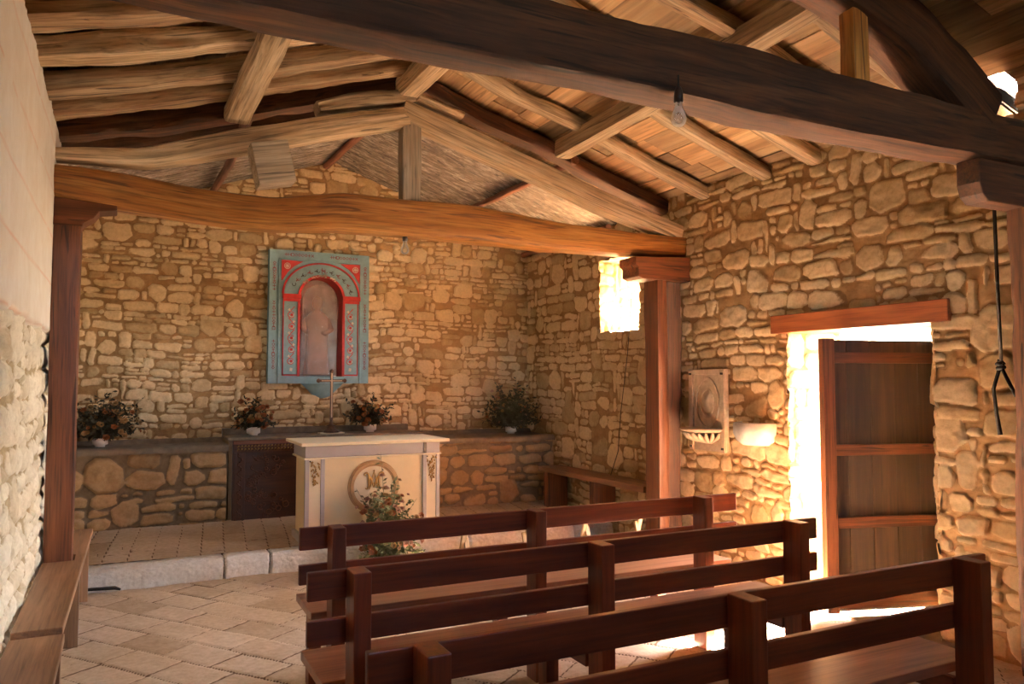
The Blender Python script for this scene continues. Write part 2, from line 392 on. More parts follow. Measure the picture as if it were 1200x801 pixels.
# ------------------------------------------------------------------ rubble masonry height field
def stones_field(L, Hh, step, seed, hr=(.06, .15), wr=(.10, .34), gap=.010, relief=.022, soft=.012, tilt=9, noise=.004):
    rnd = random.Random(seed)
    nu, nv = int(L / step) + 1, int(Hh / step) + 1
    U, V = np.meshgrid(np.arange(nu) * step, np.arange(nv) * step)
    Uw = U + .03 * fbm(U * 3, V * 3, seed, 2) + .008 * fbm(U * 16, V * 16, seed + 1, 2)
    Vw = V + .055 * fbm(U * .9, V * .6, seed + 2, 2) + .010 * fbm(U * 14, V * 14, seed + 3, 2)
    Hm = np.full(U.shape, -1.0); tone = np.full(U.shape, .5)
    st = []
    v = -.08; blocked = []
    while v < Hh + .1:
        h = rnd.uniform(*hr); nb = []; u = -.3
        while u < L + .3:
            b = [q for q in blocked if q[0] - .02 <= u < q[1]]
            if b: u = b[0][1]; continue
            w = min(rnd.uniform(*wr), h * 3.6) if rnd.random() < .8 else rnd.uniform(wr[0] * .5, wr[0])
            w = max(w, .05)
            for q in blocked:
                if u < q[0] < u + w: w = max(.05, q[0] - u)
            r = rnd.random()
            if r < .13:
                ex = rnd.uniform(*hr) * .9; st.append((u, v, w, h + ex)); nb.append((u, u + w, ex))
            elif r < .36 and h > hr[0] * 1.35:
                f = rnd.uniform(.35, .65); st.append((u, v, w, h * f))
                if w > .16: x = w * rnd.uniform(.35, .65); st.append((u, v + h * f, x, h * (1 - f))); st.append((u + x, v + h * f, w - x, h * (1 - f)))
                else: st.append((u, v + h * f, w, h * (1 - f)))
            else: st.append((u, v, w, h))
            u += w
        blocked = [(a, b_) for a, b_, e in nb]; v += h
    pad = .10
    for (u, v, w, h) in st:
        cu, cv = u + w / 2, v + h / 2
        i0, i1 = max(0, int((u - pad) / step)), min(nu, int((u + w + pad) / step) + 1)
        j0, j1 = max(0, int((v - pad) / step)), min(nv, int((v + h + pad) / step) + 1)
        if i1 <= i0 or j1 <= j0: continue
        x = Uw[j0:j1, i0:i1] - cu; y = Vw[j0:j1, i0:i1] - cv
        g = gap * rnd.uniform(.4, 1.6)
        hw, hh = w / 2 - g, h / 2 - g * .8
        if hw < .012 or hh < .01: continue
        sds = []
        for (nx, ny, dd) in ((1, 0, hw), (-1, 0, hw), (0, 1, hh), (0, -1, hh)):
            a = R(rnd.uniform(-tilt, tilt)) * (1.2 if nx else .6)
            c, s_ = math.cos(a), math.sin(a); sds.append((nx * c - ny * s_) * x + (nx * s_ + ny * c) * y - dd)
        for sx in (-1, 1):
            for sy in (-1, 1):
                k = rnd.uniform(.08, .55) * min(hw, hh)
                q = math.hypot(hw, hh); nx, ny = sx * hh / q, sy * hw / q
                nx, ny = (sx * .6 + nx) / 2, (sy * .8 + ny) / 2; l = math.hypot(nx, ny); nx /= l; ny /= l
                sds.append(nx * x + ny * y - (abs(nx) * hw + abs(ny) * hh - k))
        sd = -np.maximum.reduce(sds)
        e = np.clip(sd / soft, -1, 1)
        t = e * .5 + .5; t = t * t * (3 - 2 * t)
        dome = np.clip(sd / (min(hw, hh)), 0, 1) ** .6
        pr = rnd.uniform(.35, 1.0); tx, ty = rnd.uniform(-.06, .06), rnd.uniform(-.10, .10)
        hgt = t * (pr * (.86 + .14 * dome)) + (tx * x + ty * y) / relief * t
        val = np.where(sd > -soft, hgt, -1)
        sub = Hm[j0:j1, i0:i1]; m = val > sub; m &= (t > .02)
        sub[m] = val[m]
        tn = tone[j0:j1, i0:i1]; tn[m] = rnd.random()
    base = np.clip(Hm, 0, 2)
    mask = np.clip(base * 2.2, 0, 1)
    h = base * relief + noise * fbm(U * 22, V * 22, seed + 7, 3) + .006 * fbm(U * 5, V * 5, seed + 8, 3)
    h += relief * .45 * fbm(U * 12, V * 15, seed + 11, 3) * mask - relief * .35 * np.clip(1 - np.abs(Hm - .02) / .25, 0, 1) * (Hm > -.5)
    return U, V, h, mask, tone
def grid_obj(U, V, h, mask, tone, fmap, fn, name, m, parent=None, keep=None, extra=None):
    nv, nu = U.shape
    P = fmap(U, V) + fn[None, None, :] * h[..., None]
    idx = np.arange(nu * nv).reshape(nv, nu)
    F = np.stack([idx[:-1, :-1], idx[:-1, 1:], idx[1:, 1:], idx[1:, :-1]], -1)
    if keep is not None:
        K = keep(U, V); K = K[:-1, :-1] & K[1:, 1:] & K[:-1, 1:] & K[1:, :-1]; F = F[K]
    F = F.reshape(-1, 4)
    used = np.unique(F); remap = np.zeros(nu * nv, np.int64); remap[used] = np.arange(len(used))
    return P.reshape(-1, 3)[used], remap[F], mask.ravel()[used], tone.ravel()[used]
class Wall:
    def __init__(s): s.P = []; s.F = []; s.M = []; s.T = []; s.n = 0; s.mi = []
    def grid(s, r, mi=0):
        P, F, M, T = r
        s.P.append(P); s.F.append(F + s.n); s.M.append(M); s.T.append(T); s.n += len(P); s.mi.append(np.full(len(F), mi))
    def box(s, x0, x1, y0, y1, z0, z1, mi=0):
        v = np.array([(x, y, z) for z in (z0, z1) for y in (y0, y1) for x in (x0, x1)], float)
        f = np.array([(0, 2, 3, 1), (4, 5, 7, 6), (0, 1, 5, 4), (2, 6, 7, 3), (0, 4, 6, 2), (1, 3, 7, 5)])
        s.grid((v, f, np.zeros(8), np.full(8, .5)), mi)
    def build(s, name, mats, parent=None, kind='structure'):
        o = link_mesh(name, np.concatenate(s.P), np.concatenate(s.F), mats[0], parent, {'mask': np.concatenate(s.M), 'tone': np.concatenate(s.T)})
        for mm in mats[1:]: o.data.materials.append(mm)
        o.data.polygons.foreach_set('material_index', np.concatenate(s.mi).astype(np.int32))
        if kind: o['kind'] = kind
        return o
def A3(x, y, z):
    x, y, z = np.broadcast_arrays(np.asarray(x, float), np.asarray(y, float), np.asarray(z, float)); return np.stack([x, y, z], -1)
NX, PX, NY, PY, PZ, NZ = [np.array(v, float) for v in ((-1, 0, 0), (1, 0, 0), (0, -1, 0), (0, 1, 0), (0, 0, 1), (0, 0, -1))]

# ------------------------------------------------------------------ right wall with doorway and window
D0, D1, DH = 3.12, 4.33, 2.02          # doorway at the inner face
DO0 = 3.57                              # its near jamb splays outwards
W0, W1, WZ0, WZ1 = 6.22, 6.94, 2.12, 2.90
TH = .60
wall = Wall()
fld = stones_field(YB - 1.5 + .02, 3.36, .0105, 11, hr=(.045, .165), wr=(.09, .38), gap=.011, relief=.022, soft=.010, tilt=12)
def keepR(U, V):
    y = U + 1.5
    jag = .016 * fbm(V * 9, V * 0 + 3, 5, 3)
    door = (y > D0 + .026 + jag) & (y < D1 + jag * 1.2) & (V < DH - .03)
    win = (y > W0 + .01) & (y < W1 - .01 + jag * .6) & (V > WZ0 + .01) & (V < WZ1 - .01)
    hole = (y > 2.60 + .02 * fbm(V * 20, V * 0, 3, 2)) & (y < 2.76 + .03 * fbm(V * 20, V * 0, 6, 2)) & (V > 3.15)
    lin = (y > 3.03) & (y < 4.46) & (V > 1.985) & (V < 2.105)
    return ~(door | win | hole | lin)
wall.grid(grid_obj(*fld, lambda U, V: A3(XR, U + 1.5, V), NX, 'w', None, keep=keepR))
fl2 = stones_field(1.5 - YN, 3.36, .03, 12, relief=.03)
wall.grid(grid_obj(*fl2, lambda U, V: A3(XR, U + YN, V), NX, 'w', None))
c = XR + .02
z3 = 3.14
# the core of the wall, behind the faces
wall.box(c, XR + TH, YN, D0 - .02, 0 - .1, z3, 1); wall.box(c, XR + TH, YN, 2.60, z3, 3.38, 1)
wall.box(c, XR + TH, D1 + .02, W0 - .02, -.1, z3, 1); wall.box(c, XR + TH, 2.78, YB + .5, z3, 3.38, 1)
wall.box(c, XR + TH, D0 - .02, D1 + .02, DH + .09, z3, 1)
wall.box(c, XR + TH, W0 - .02, W1 + .02, -.1, WZ0 - .02, 1); wall.box(c, XR + TH, W0 - .02, W1 + .02, WZ1 + .03, z3, 1)
wall.box(c, XR + TH, W1 + .04, YB + .5, -.1, z3, 1)
v = np.array([(x, y, z) for z in (-.1, DH + .09) for x, y in ((c, D0 - .05), (XR + TH, D0 - .05), (XR + TH, DO0 - .03), (c, D0 - .02))], float)
wall.grid((v, np.array([(0, 3, 2, 1), (4, 5, 6, 7), (0, 1, 5, 4), (1, 2, 6, 5), (2, 3, 7, 6), (3, 0, 4, 7)]), np.zeros(8), np.full(8, .5)), 1)
# door reveals
fr = stones_field(TH, DH + .1, .015, 13, hr=(.12, .26), wr=(.2, .45), relief=.02)
wall.grid(grid_obj(*fr, lambda U, V: A3(XR - .01 + U, D1 + .015, V), NY, 'w', None))
fr = stones_field(TH + .1, DH + .1, .015, 14, hr=(.12, .26), wr=(.2, .45), relief=.02)
nj = np.array([-(DO0 - D0), TH, 0.]); nj /= np.linalg.norm(nj)
wall.grid(grid_obj(*fr, lambda U, V: A3(XR - .01 + U * TH / (TH + .1), D0 - .012 + U * (DO0 - D0) / (TH + .1), V), nj, 'w', None))
# window reveals
fr = stones_field(TH, WZ1 - WZ0 + .04, .012, 15, hr=(.09, .2), wr=(.12, .3), relief=.03)
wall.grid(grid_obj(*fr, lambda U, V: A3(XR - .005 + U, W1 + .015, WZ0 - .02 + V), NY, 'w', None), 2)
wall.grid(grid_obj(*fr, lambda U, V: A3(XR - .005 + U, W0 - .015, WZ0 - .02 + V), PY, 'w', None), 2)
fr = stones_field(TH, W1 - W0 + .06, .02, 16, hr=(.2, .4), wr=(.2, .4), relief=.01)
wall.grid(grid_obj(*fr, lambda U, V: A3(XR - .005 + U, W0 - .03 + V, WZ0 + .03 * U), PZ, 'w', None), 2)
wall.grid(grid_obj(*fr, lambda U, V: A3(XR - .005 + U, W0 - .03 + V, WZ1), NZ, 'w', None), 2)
wall.build('wall_right', [M_ROCK, M_MORT, M_LEDGE])

# altar wall, with its gable
wall = Wall()
fld = stones_field(XR - XL + .1, 4.2, .0115, 21, hr=(.045, .12), wr=(.09, .30), gap=.010, relief=.024, tilt=10, soft=.010)
def keepB(U, V):
    x = U + XL - .05
    return V < np.where(x < CX, 3.27 + .33 * (x - XL), 3.27 + .33 * (XR - x)) + .02
ND0, ND1, NDZ0, NDZ1 = 1.66, 2.16, 1.66, 2.71
def keepB2(U, V):
    x = U + XL - .05
    return keepB(U, V) & ~((x > ND0 - .04) & (x < ND1 + .04) & (V > NDZ0 - .04) & (V < NDZ1 + .04))
wall.grid(grid_obj(*fld, lambda U, V: A3(U + XL - .05, YB, V), NY, 'b', None, keep=keepB2))
cb = YB + .02
wall.box(XL - .5, ND0 - .05, cb, YB + .6, -.1, 3.2, 1); wall.box(ND1 + .05, XR + .5, cb, YB + .6, -.1, 3.2, 1)
wall.box(ND0 - .05, ND1 + .05, cb, YB + .6, -.1, NDZ0 - .05, 1); wall.box(ND0 - .05, ND1 + .05, cb, YB + .6, NDZ1 + .05, 3.2, 1)
wall.box(ND0 - .05, ND1 + .05, YB + .36, YB + .6, NDZ0 - .05, NDZ1 + .05, 1)
gv = np.array([(x, y, z) for y in (cb, YB + .6) for x, z in ((XL - .5, 3.19), (XR + .5, 3.19), (XR, 3.25), (CX, 4.09), (XL, 3.25))], float)
for q in ([0, 1, 2, 4], [4, 2, 3, 3]):
    pass
wall.grid((gv, np.array([(0, 1, 2, 4), (5, 9, 7, 6), (3, 4, 9, 8), (2, 3, 8, 7)]), np.zeros(10), np.full(10, .5)), 1)
wall.build('wall_altar', [M_ROCK, M_MORT])

# left wall: whitewashed rubble below, lined plaster above
wall = Wall()
PZ0 = 1.90
L_ = YB - 1.6
fld = stones_field(L_, PZ0 + .12, .013, 31, hr=(.07, .16), wr=(.08, .26), gap=.012, relief=.030, soft=.025, noise=.010)
wall.grid(grid_obj(*fld, lambda U, V: A3(XL, U + 1.6, V), PX, 'l', None, keep=lambda U, V: V < PZ0 + .05 + .03 * fbm(U * 5, U * 0, 3, 3)), 0)
U, V = np.meshgrid(np.arange(int(L_ / .012)) * .012, np.arange(int(1.44 / .012)) * .012)
ln = np.minimum(np.abs(((V + .03 * fbm(U * .7, V * 0, 2, 2)) % .29) - .03), 9)
rown = np.floor(V / .29)
lv = np.abs(((U + .25 * (rown % 2)) % .5) - .25)
mk = np.clip(1 - ln / .010, 0, 1) * .55 * (fbm(U * 4, V * 4, 8, 2) > -.35) + np.clip(1 - lv / .008, 0, 1) * .12
hh = .038 + .004 * fbm(U * 3, V * 3, 4, 3) + .0015 * fbm(U * 20, V * 20, 5, 2) - .002 * mk
edge = np.clip((V - .015 - .03 * fbm(U * 5, U * 0, 3, 3)) / .03, 0, 1)
hh = hh * np.clip(edge * 1.5, 0, 1) + .0
top = 1.40 - .05 + .05 * fbm(U * 4.5, U * 0 + 2, 9, 3)
wall.grid(grid_obj(U, V, hh, mk, np.full(U.shape, .5), lambda U, V: A3(XL - .0, U + 1.6, V + PZ0 - .02), PX, 'l', None, keep=lambda U, V: V < top), 1)
wall.box(XL - .6, XL - .012, YN, YB + .5, -.1, 3.24, 2)
wall.box(XL - .5, XL + .02, YN, 1.62, -.1, 3.24, 2)
wall.build('wall_left', [M_ROCKW, M_PLASTER, M_MORT])
# wall behind the viewer
wall = Wall()
wall.box(XL - .6, XR + .6, YN - .5, YN, -.1, 3.25, 0)
gv = np.array([(x, y, z) for y in (YN - .5, YN) for x, z in ((XL - .6, 3.24), (XR + .6, 3.24), (CX, 4.1))], float)
wall.grid((gv, np.array([(0, 1, 2, 2), (3, 5, 4, 4)]), np.zeros(6), np.full(6, .5)), 0)
fr = stones_field(XR - XL, 3.3, .03, 41, relief=.03)
wall.grid(grid_obj(*fr, lambda U, V: A3(XL + U, YN, V), PY, 'w', None), 0)
wall.build('wall_rear', [M_MORT])

# ------------------------------------------------------------------ floor
def tile_field(Lx, Ly, step, seed, a, b, ang, gap=.006, relief=.006, jit=.006, x0=0, y0=0, stag=True):
    nx, ny = int(Lx / step) + 1, int(Ly / step) + 1
    U, V = np.meshgrid(np.arange(nx) * step, np.arange(ny) * step)
    X = U + x0 + .012 * fbm(U * 1.5, V * 1.5, seed, 2) + .003 * fbm(U * 12, V * 12, seed + 1, 2)
    Y = V + y0 + .012 * fbm(U * 1.5, V * 1.5, seed + 2, 2) + .003 * fbm(U * 12, V * 12, seed + 3, 2)
    c, s = math.cos(R(ang)), math.sin(R(ang))
    p = X * c + Y * s; q = -X * s + Y * c
    row = np.floor(q / a)
    off = _h(row, row * 0, seed) * b if stag else 0
    pp = p + off; cl = np.floor(pp / b)
    du = np.abs((pp / b - cl) - .5) * b; dv = np.abs((q / a - row) - .5) * a
    g = gap * (.3 + 1.6 * _h(row, cl, seed + 5))
    sd = np.minimum(b / 2 - du - g * .6, a / 2 - dv - g * .6)
    t = np.clip(sd / .008 + .3, 0, 1)
    hz = (_h(row, cl, seed + 6) - .5) * jit + ((_h(row, cl, seed + 7) - .5) * (pp / b - cl - .5) + (_h(row, cl, seed + 8) - .5) * (q / a - row - .5)) * jit * 1.2
    crk = np.abs(fbm(U * 1.7 + 5, V * 1.7, seed + 20, 3)); ck = np.clip(1 - crk / .008, 0, 1) * (fbm(U * .9, V * .9, seed + 30, 2) > .15)
    h = t * relief + hz * t + .0025 * fbm(U * 14, V * 14, seed + 9, 3) + .005 * fbm(U * 2.5, V * 2.5, seed + 10, 2) - ck * .004
    return U, V, h, np.clip(t * (1 - .8 * ck), 0, 1), _h(row, cl, seed + 4)
SY = 6.75                                # front edge of the altar step
wall = Wall()
wall.grid(grid_obj(*tile_field(XR - XL + .2, SY - 1.2 + .06, .0135, 51, .245, .40, -53), lambda U, V: A3(XL - .1 + U, 1.2 + V, -.004), PZ, 'f', None))
wall.box(XL - .2, XR + .06, YN, 1.25, -.1, 0, 0)
wall.box(XL - .2, XR + .06, 1.0, YB, -.15, -.02, 0)
wall.box(XR - .1, XR + TH, D0 - .1, D1 + .1, -.12, .012, 1)
wall.build('floor', [M_TILE, M_STEP])
# altar step: white stone kerb and long narrow tiles, rising a little to the back
wall = Wall()
U, V, h, mk, tn = tile_field(XR - XL + .1, YB - SY, .012, 61, .18, 1.02, 90 - 6, relief=.006, jit=.005, gap=.004)
wall.grid(grid_obj(U, V, h, mk, tn, lambda U, V: A3(XL - .05 + U, SY + V, .172 + V * .045), PZ, 'p', None, keep=lambda U, V: V > .12))
# kerb: rounded stones
sy, nseg = .0, 0
Ug, Sg = np.meshgrid(np.arange(0, XR - XL + .02, .010), np.linspace(0, 1, 34))
jx = np.array([-.5, .77 - XL, 1.13 - XL, 1.75 - XL, 2.3 - XL, 2.95 - XL, 3.6 - XL, 4.1 - XL, 6])
dj = np.min(np.abs(Ug[..., None] + .012 * fbm(Sg * 6, Sg * 0, 3, 2)[..., None] - jx), -1)
k = np.clip(dj / .010, 0, 1)
ang = Sg * (math.pi / 2)
blk = np.searchsorted(jx, Ug[0])[None, :] + 0 * Ug
prj = .012 * _h(blk, blk * 0, 3)
Yk = SY + .16 - (.165 + prj) * np.sin(ang) ** .45 * (.5 + .5 * k); Zk = -.01 + .186 * np.cos(ang) ** .45
nk = (.012 * fbm(Ug * 9, Sg * 3, 7, 4) + .006 * fbm(Ug * 38, Sg * 12, 8, 3)) * k
Yk = Yk - nk; Zk = Zk + nk * .6 - .02 * (1 - k)
idx = np.arange(Ug.size).reshape(Ug.shape)
Fk = np.stack([idx[:-1, :-1], idx[1:, :-1], idx[1:, 1:], idx[:-1, 1:]], -1).reshape(-1, 4)
wall.grid((A3(XL + Ug, Yk, Zk).reshape(-1, 3), Fk, k.ravel(), _h(blk, blk * 0, 9).ravel()), 1)
wall.box(XL - .1, XR, SY + .14, YB, -.05, .14, 0)
o = wall.build('floor_altar_step', [M_TILE, M_STEP]); o['label'] = 'raised altar floor of long narrow tiles with a white stone kerb'

# ------------------------------------------------------------------ ceiling: boards under a tile bed
SL = .31
def zr(x): return 3.33 + SL * (x - XL) if x < CX else 3.33 + SL * (XR - x)      # underside of the boards
def zg(x): return 3.24 + .335 * (x - XL) if x < CX else 3.24 + .335 * (XR - x)
mb = MB()
rnd = random.Random(5)
th = math.atan(SL)
for side in (0, 1):
    d = -.35
    while d < (CX - XL if side == 0 else XR - CX):
        w = rnd.uniform(.17, .27)
        y = YN
        while y < 6.60:
            ln_ = rnd.uniform(.45, 1.3); y2 = min(y + ln_, 6.62)
            g = rnd.choice([.003, .004, .006, .014])
            da, db = d, min(d + w - g, CX - XL if side == 0 else XR - CX)
            xa, xb = (XL + da, XL + db) if side == 0 else (XR - da, XR - db)
            dz = rnd.uniform(-.006, .006)
            cut = side == 1 and d < .1 and y < 2.92 and y2 > 2.5
            segs = [(y, y2)]
            if cut: segs = [(y, 2.60), (2.78, y2)]
            for ya, yb in segs:
                if yb - ya < .05: continue
                za, zb = 3.33 + SL * da + dz, 3.33 + SL * db + dz
                vs = [(xa, ya, za), (xb, ya, zb), (xb, yb - .006, zb), (xa, yb - .006, za), (xa, ya, za + .02), (xb, ya, zb + .02), (xb, yb - .006, zb + .02), (xa, yb - .006, za + .02)]
                mb.add(vs, [(0, 1, 2, 3), (7, 6, 5, 4), (0, 4, 5, 1), (1, 5, 6, 2), (2, 6, 7, 3), (3, 7, 4, 0)], 1)
            y = y2
        d += w
nb = len(mb.f)
# grey limewashed boards over the altar bay, running down the slope
for side in (0, 1):
    y = 6.62
    while y < YB + .02:
        w = rnd.uniform(.10, .19)
        D = CX - XL if side == 0 else XR - CX
        da = -.03
        xs = [(XL + t) if side == 0 else (XR - t) for t in (da, D)]
        dz = rnd.uniform(-.004, .004)
        za, zb = 3.24 + .335 * da + dz, 3.24 + .335 * D + dz
        y2 = y + w - rnd.choice([.001, .003, .005])
        vs = [(xs[0], y, za), (xs[1], y, zb), (xs[1], y2, zb), (xs[0], y2, za), (xs[0], y, za + .02), (xs[1], y, zb + .02), (xs[1], y2, zb + .02), (xs[0], y2, za + .02)]
        mb.add(vs, [(0, 1, 2, 3), (7, 6, 5, 4), (0, 4, 5, 1), (1, 5, 6, 2), (2, 6, 7, 3), (3, 7, 4, 0)], 0)
        y += w
ng = len(mb.f)
# tile bed over everything, left open at the small hole by the eaves
def slab(xa, xb, ya, yb):
    z = lambda x: 3.36 + SL * (x - XL if x < CX + 1e-6 and xa < CX - .01 else XR - x)
    vs = [(xa, ya, z(xa)), (xb, ya, z(xb)), (xb, yb, z(xb)), (xa, yb, z(xa))]
    vs += [(p[0], p[1], p[2] + .08) for p in vs]
    mb.add(vs, [(0, 1, 2, 3), (7, 6, 5, 4), (0, 4, 5, 1), (1, 5, 6, 2), (2, 6, 7, 3), (3, 7, 4, 0)], 0)
slab(XL - .9, CX, YN - .6, YB + .8)
slab(CX, 4.42, YN - .6, YB + .8); slab(4.42, XR + .9, YN - .6, 2.60); slab(4.42, XR + .9, 2.78, YB + .8)
mb.box(4.30, 5.35, 2.35, 3.15, 3.72, 3.76, 0)  # added flat hood over the hole, out of view, keeps direct sun out
ce = mb.build('ceiling', W_BOARD); ce['kind'] = 'structure'
ce.data.materials.append(W_GREY); ce.data.materials.append(M_ROOFTOP)
ce.data.polygons.foreach_set('material_index', [0] * nb + [1] * (ng - nb) + [2] * (len(mb.f) - ng))

# ------------------------------------------------------------------ roof timbers
t = hewn('tie_beam', [(-.47, 5.61, 2.865), (-.05, 5.61, 2.835), (.51, 5.61, 2.785), (.95, 5.61, 2.78), (1.4, 5.61, 2.845), (1.83, 5.61, 2.845), (2.47, 5.61, 2.85), (3.16, 5.61, 2.815), (3.93, 5.61, 2.815), (4.56, 5.61, 2.83)],
         .22, [.20, .25, .23, .22, .27, .28, .29, .25, .21, .18], W_BEAM, amp=.006, seed=3, sq=5, n=24, lump=.008)
tag(t, 'wavy orange oak tie beam spanning the chapel in front of the altar', 'beam')
t = hewn('tie_beam', [(-.47, 2.60, 2.92), (.8, 2.60, 2.93), (2.0, 2.60, 2.935), (3.0, 2.61, 2.925), (3.7, 2.61, 2.93), (4.56, 2.60, 2.945)],
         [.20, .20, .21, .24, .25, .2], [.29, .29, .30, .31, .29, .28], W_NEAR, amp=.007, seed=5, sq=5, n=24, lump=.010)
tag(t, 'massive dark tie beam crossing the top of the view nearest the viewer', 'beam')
YT = 5.60
t = hewn('principal_rafter', [(-.46, YT, 3.03), (.1, YT, 3.07), (.55, YT, 3.22), (1.36, YT, 3.48), (1.90, YT, 3.63)], .16, [.07, .13, .165, .165, .165], W_PALE, amp=.006, seed=7, lump=.006)
tag(t, 'pale bowed timber climbing left to right above the orange beam', 'rafter')
t = hewn('principal_rafter', [(1.86, YT, 3.68), (2.46, YT, 3.505), (3.12, YT, 3.32), (3.7, YT, 3.15), (4.52, YT, 2.95)], .15, [.17, .19, .17, .18, .15], W_PALE, amp=.003, seed=8, sq=8)
tag(t, 'long straight pale timber sloping down to the right above the orange beam', 'rafter')
t = hewn('king_post', [(1.935, YT, 2.97), (1.935, YT, 3.60)], .16, .13, W_GREYK, amp=.004, seed=9, sq=8, noup=(0, 1, 0))
tag(t, 'short grey cracked post standing on the middle of the orange beam', 'post')
t = hewn('ridge_block', [(1.22, YT + .02, 3.60), (1.5, YT + .02, 3.70), (1.95, YT + .02, 3.80)], .17, [.08, .12, .10], W_PALE, amp=.008, seed=10)
tag(t, 'short rough timber packed over the left rafter below the ridge', 'timber')
t = hewn('ridge_block', [(1.98, YT - .02, 3.79), (2.35, YT - .02, 3.70)], .17, .05, W_PALE, amp=.004, seed=41, sq=7)
tag(t, 'flat offcut of plank resting on the right rafter at the ridge', 'timber')
mb = MB(); mb.box(-.125, .125, -.13, .06, -.145, .145, 0)
t = mb.build('timber_block', W_GREYK, bevel=.006, loc=(.885, 5.50, 3.09)); t.rotation_euler = (0, R(-13), 0)
t.location.z = 3.10
tag(t, 'square grey block nailed under the left pale rafter above the orange beam', 'block')
# near truss, seen partly
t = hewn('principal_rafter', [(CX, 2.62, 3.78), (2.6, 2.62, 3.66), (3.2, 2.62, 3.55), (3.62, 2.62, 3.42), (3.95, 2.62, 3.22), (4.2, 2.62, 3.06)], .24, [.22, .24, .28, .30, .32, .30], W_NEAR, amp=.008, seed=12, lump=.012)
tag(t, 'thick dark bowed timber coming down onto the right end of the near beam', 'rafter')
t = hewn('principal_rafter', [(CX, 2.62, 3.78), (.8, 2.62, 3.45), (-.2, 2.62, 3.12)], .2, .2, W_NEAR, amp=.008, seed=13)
tag(t, 'dark timber of the near truss climbing from the left wall, above the view', 'rafter')
t = hewn('truss_strut', [(3.20, 2.585, 3.06), (3.195, 2.585, 3.44)], .11, .09, W_BEAM, amp=.002, seed=14, sq=8, noup=(0, 1, 0))
tag(t, 'short squared upright strut between near beam and dark bowed timber', 'post')
# purlins and ridge
t = hewn('purlin', [(.66, 5.52, 3.44), (.68, 4.6, 3.455), (.70, 2.62, 3.45), (.70, YN, 3.45)], [.17, .16, .16, .16], .13, W_PALE, amp=.005, seed=15, sq=6)
tag(t, 'pale squared purlin under the left roof slope running towards the viewer', 'purlin')
t = hewn('purlin', [(3.30, 5.60, 3.575), (3.26, 4.2, 3.575), (3.18, 2.62, 3.60), (3.18, YN, 3.6)], .15, .15, W_PALE, amp=.003, seed=16, sq=8)
tag(t, 'straight pale purlin under the right roof slope seen beside the hanging bulb', 'purlin')
t = hewn('ridge_beam', [(1.90, 5.60, 3.86), (1.93, 4.6, 3.87), (2.0, 2.62, 3.90), (2.0, YN, 3.9)], .17, .17, W_PALE, amp=.005, seed=17, sq=6)
tag(t, 'pale ridge beam ending over the king post', 'beam')
lefty = [(6.35, .18, .13), (5.84, .20, .13), (5.42, .15, .11), (4.96, .16, .11), (4.50, .17, .11), (4.02, .16, .11), (3.50, .14, .10), (2.95, .13, .1)]
names_l = ['dark rafter pole farthest towards the altar on the left slope', 'dark rafter pole hidden behind the left pale principal timber', 'rafter pole just in front of the left principal timber, in deep shade', 'second rafter pole from the altar on the left slope, bright underneath',
           'third rafter pole from the altar on the left slope', 'fourth rafter pole from the altar on the left slope, reddish', 'fifth rafter pole from the altar on the left slope, at the top left corner', 'rafter pole on the left slope just beyond the dark near beam']
rn = random.Random(3)
for i, (y, w, h) in enumerate(lefty):
    o = zr(XL) - h / 2 - .028
    bow = rn.uniform(-.03, .0)
    t = hewn('rafter', [(XL - .25, y + rn.uniform(-.03, .03), o - .06), (XL + .6, y + rn.uniform(-.02, .02), o + .6 * SL + bow), (XL + 1.4, y + rn.uniform(-.03, .03), o + 1.4 * SL + bow), (CX - .02, y + rn.uniform(-.04, .04), o + (CX - XL) * SL)],
             w, h, W_NEAR if i < 2 else W_RAFT if i != 4 else W_PALE, amp=.012, seed=20 + i, sq=6.5, lump=.010)  # first two in dark wood: shade behind the truss put into their colour
    tag(t, names_l[i], 'rafter', 'rafter poles of the left roof slope')
righty = [(6.35, .18, .13), (5.84, .20, .13), (5.24, .13, .10), (4.52, .12, .10), (4.03, .13, .10), (3.42, .13, .10), (2.95, .12, .10), (1.9, .13, .1)]
names_r = ['dark rafter farthest towards the altar on the right slope', 'dark rafter behind the long straight right principal timber', 'rafter on the right slope nearest the altar truss', 'rafter on the right slope passing behind the near hanging bulb', 'third rafter from the altar on the right slope', 'fourth rafter from the altar, seen above the near beam on the right slope',
           'rafter on the right slope crossing behind the short strut', 'dim rafter in the top right corner, on the viewer side of the near beam']
for i, (y, w, h) in enumerate(righty):
    o = zr(XR) - h / 2 - .026
    k = .01
    t = hewn('rafter', [(XR + (.25 if i != 6 else -.1), y + .02, o - .06 if i != 6 else o + .03), (XR - .6, y, o + .6 * SL - .01), (XR - 1.35, y - .03, o + 1.35 * SL), (XR - 1.9, y + k, o + 1.9 * SL - .02), (CX + .02, y - .03, o + (XR - CX) * SL)],
             w, h, W_NEAR if i < 2 else W_PALE if i != 5 else W_RAFT, amp=.007, seed=30 + i, sq=4, lump=.008)  # the two altar-end rafters are coloured dark to stand for shade there
    tag(t, names_r[i], 'rafter', 'rafters of the right roof slope')
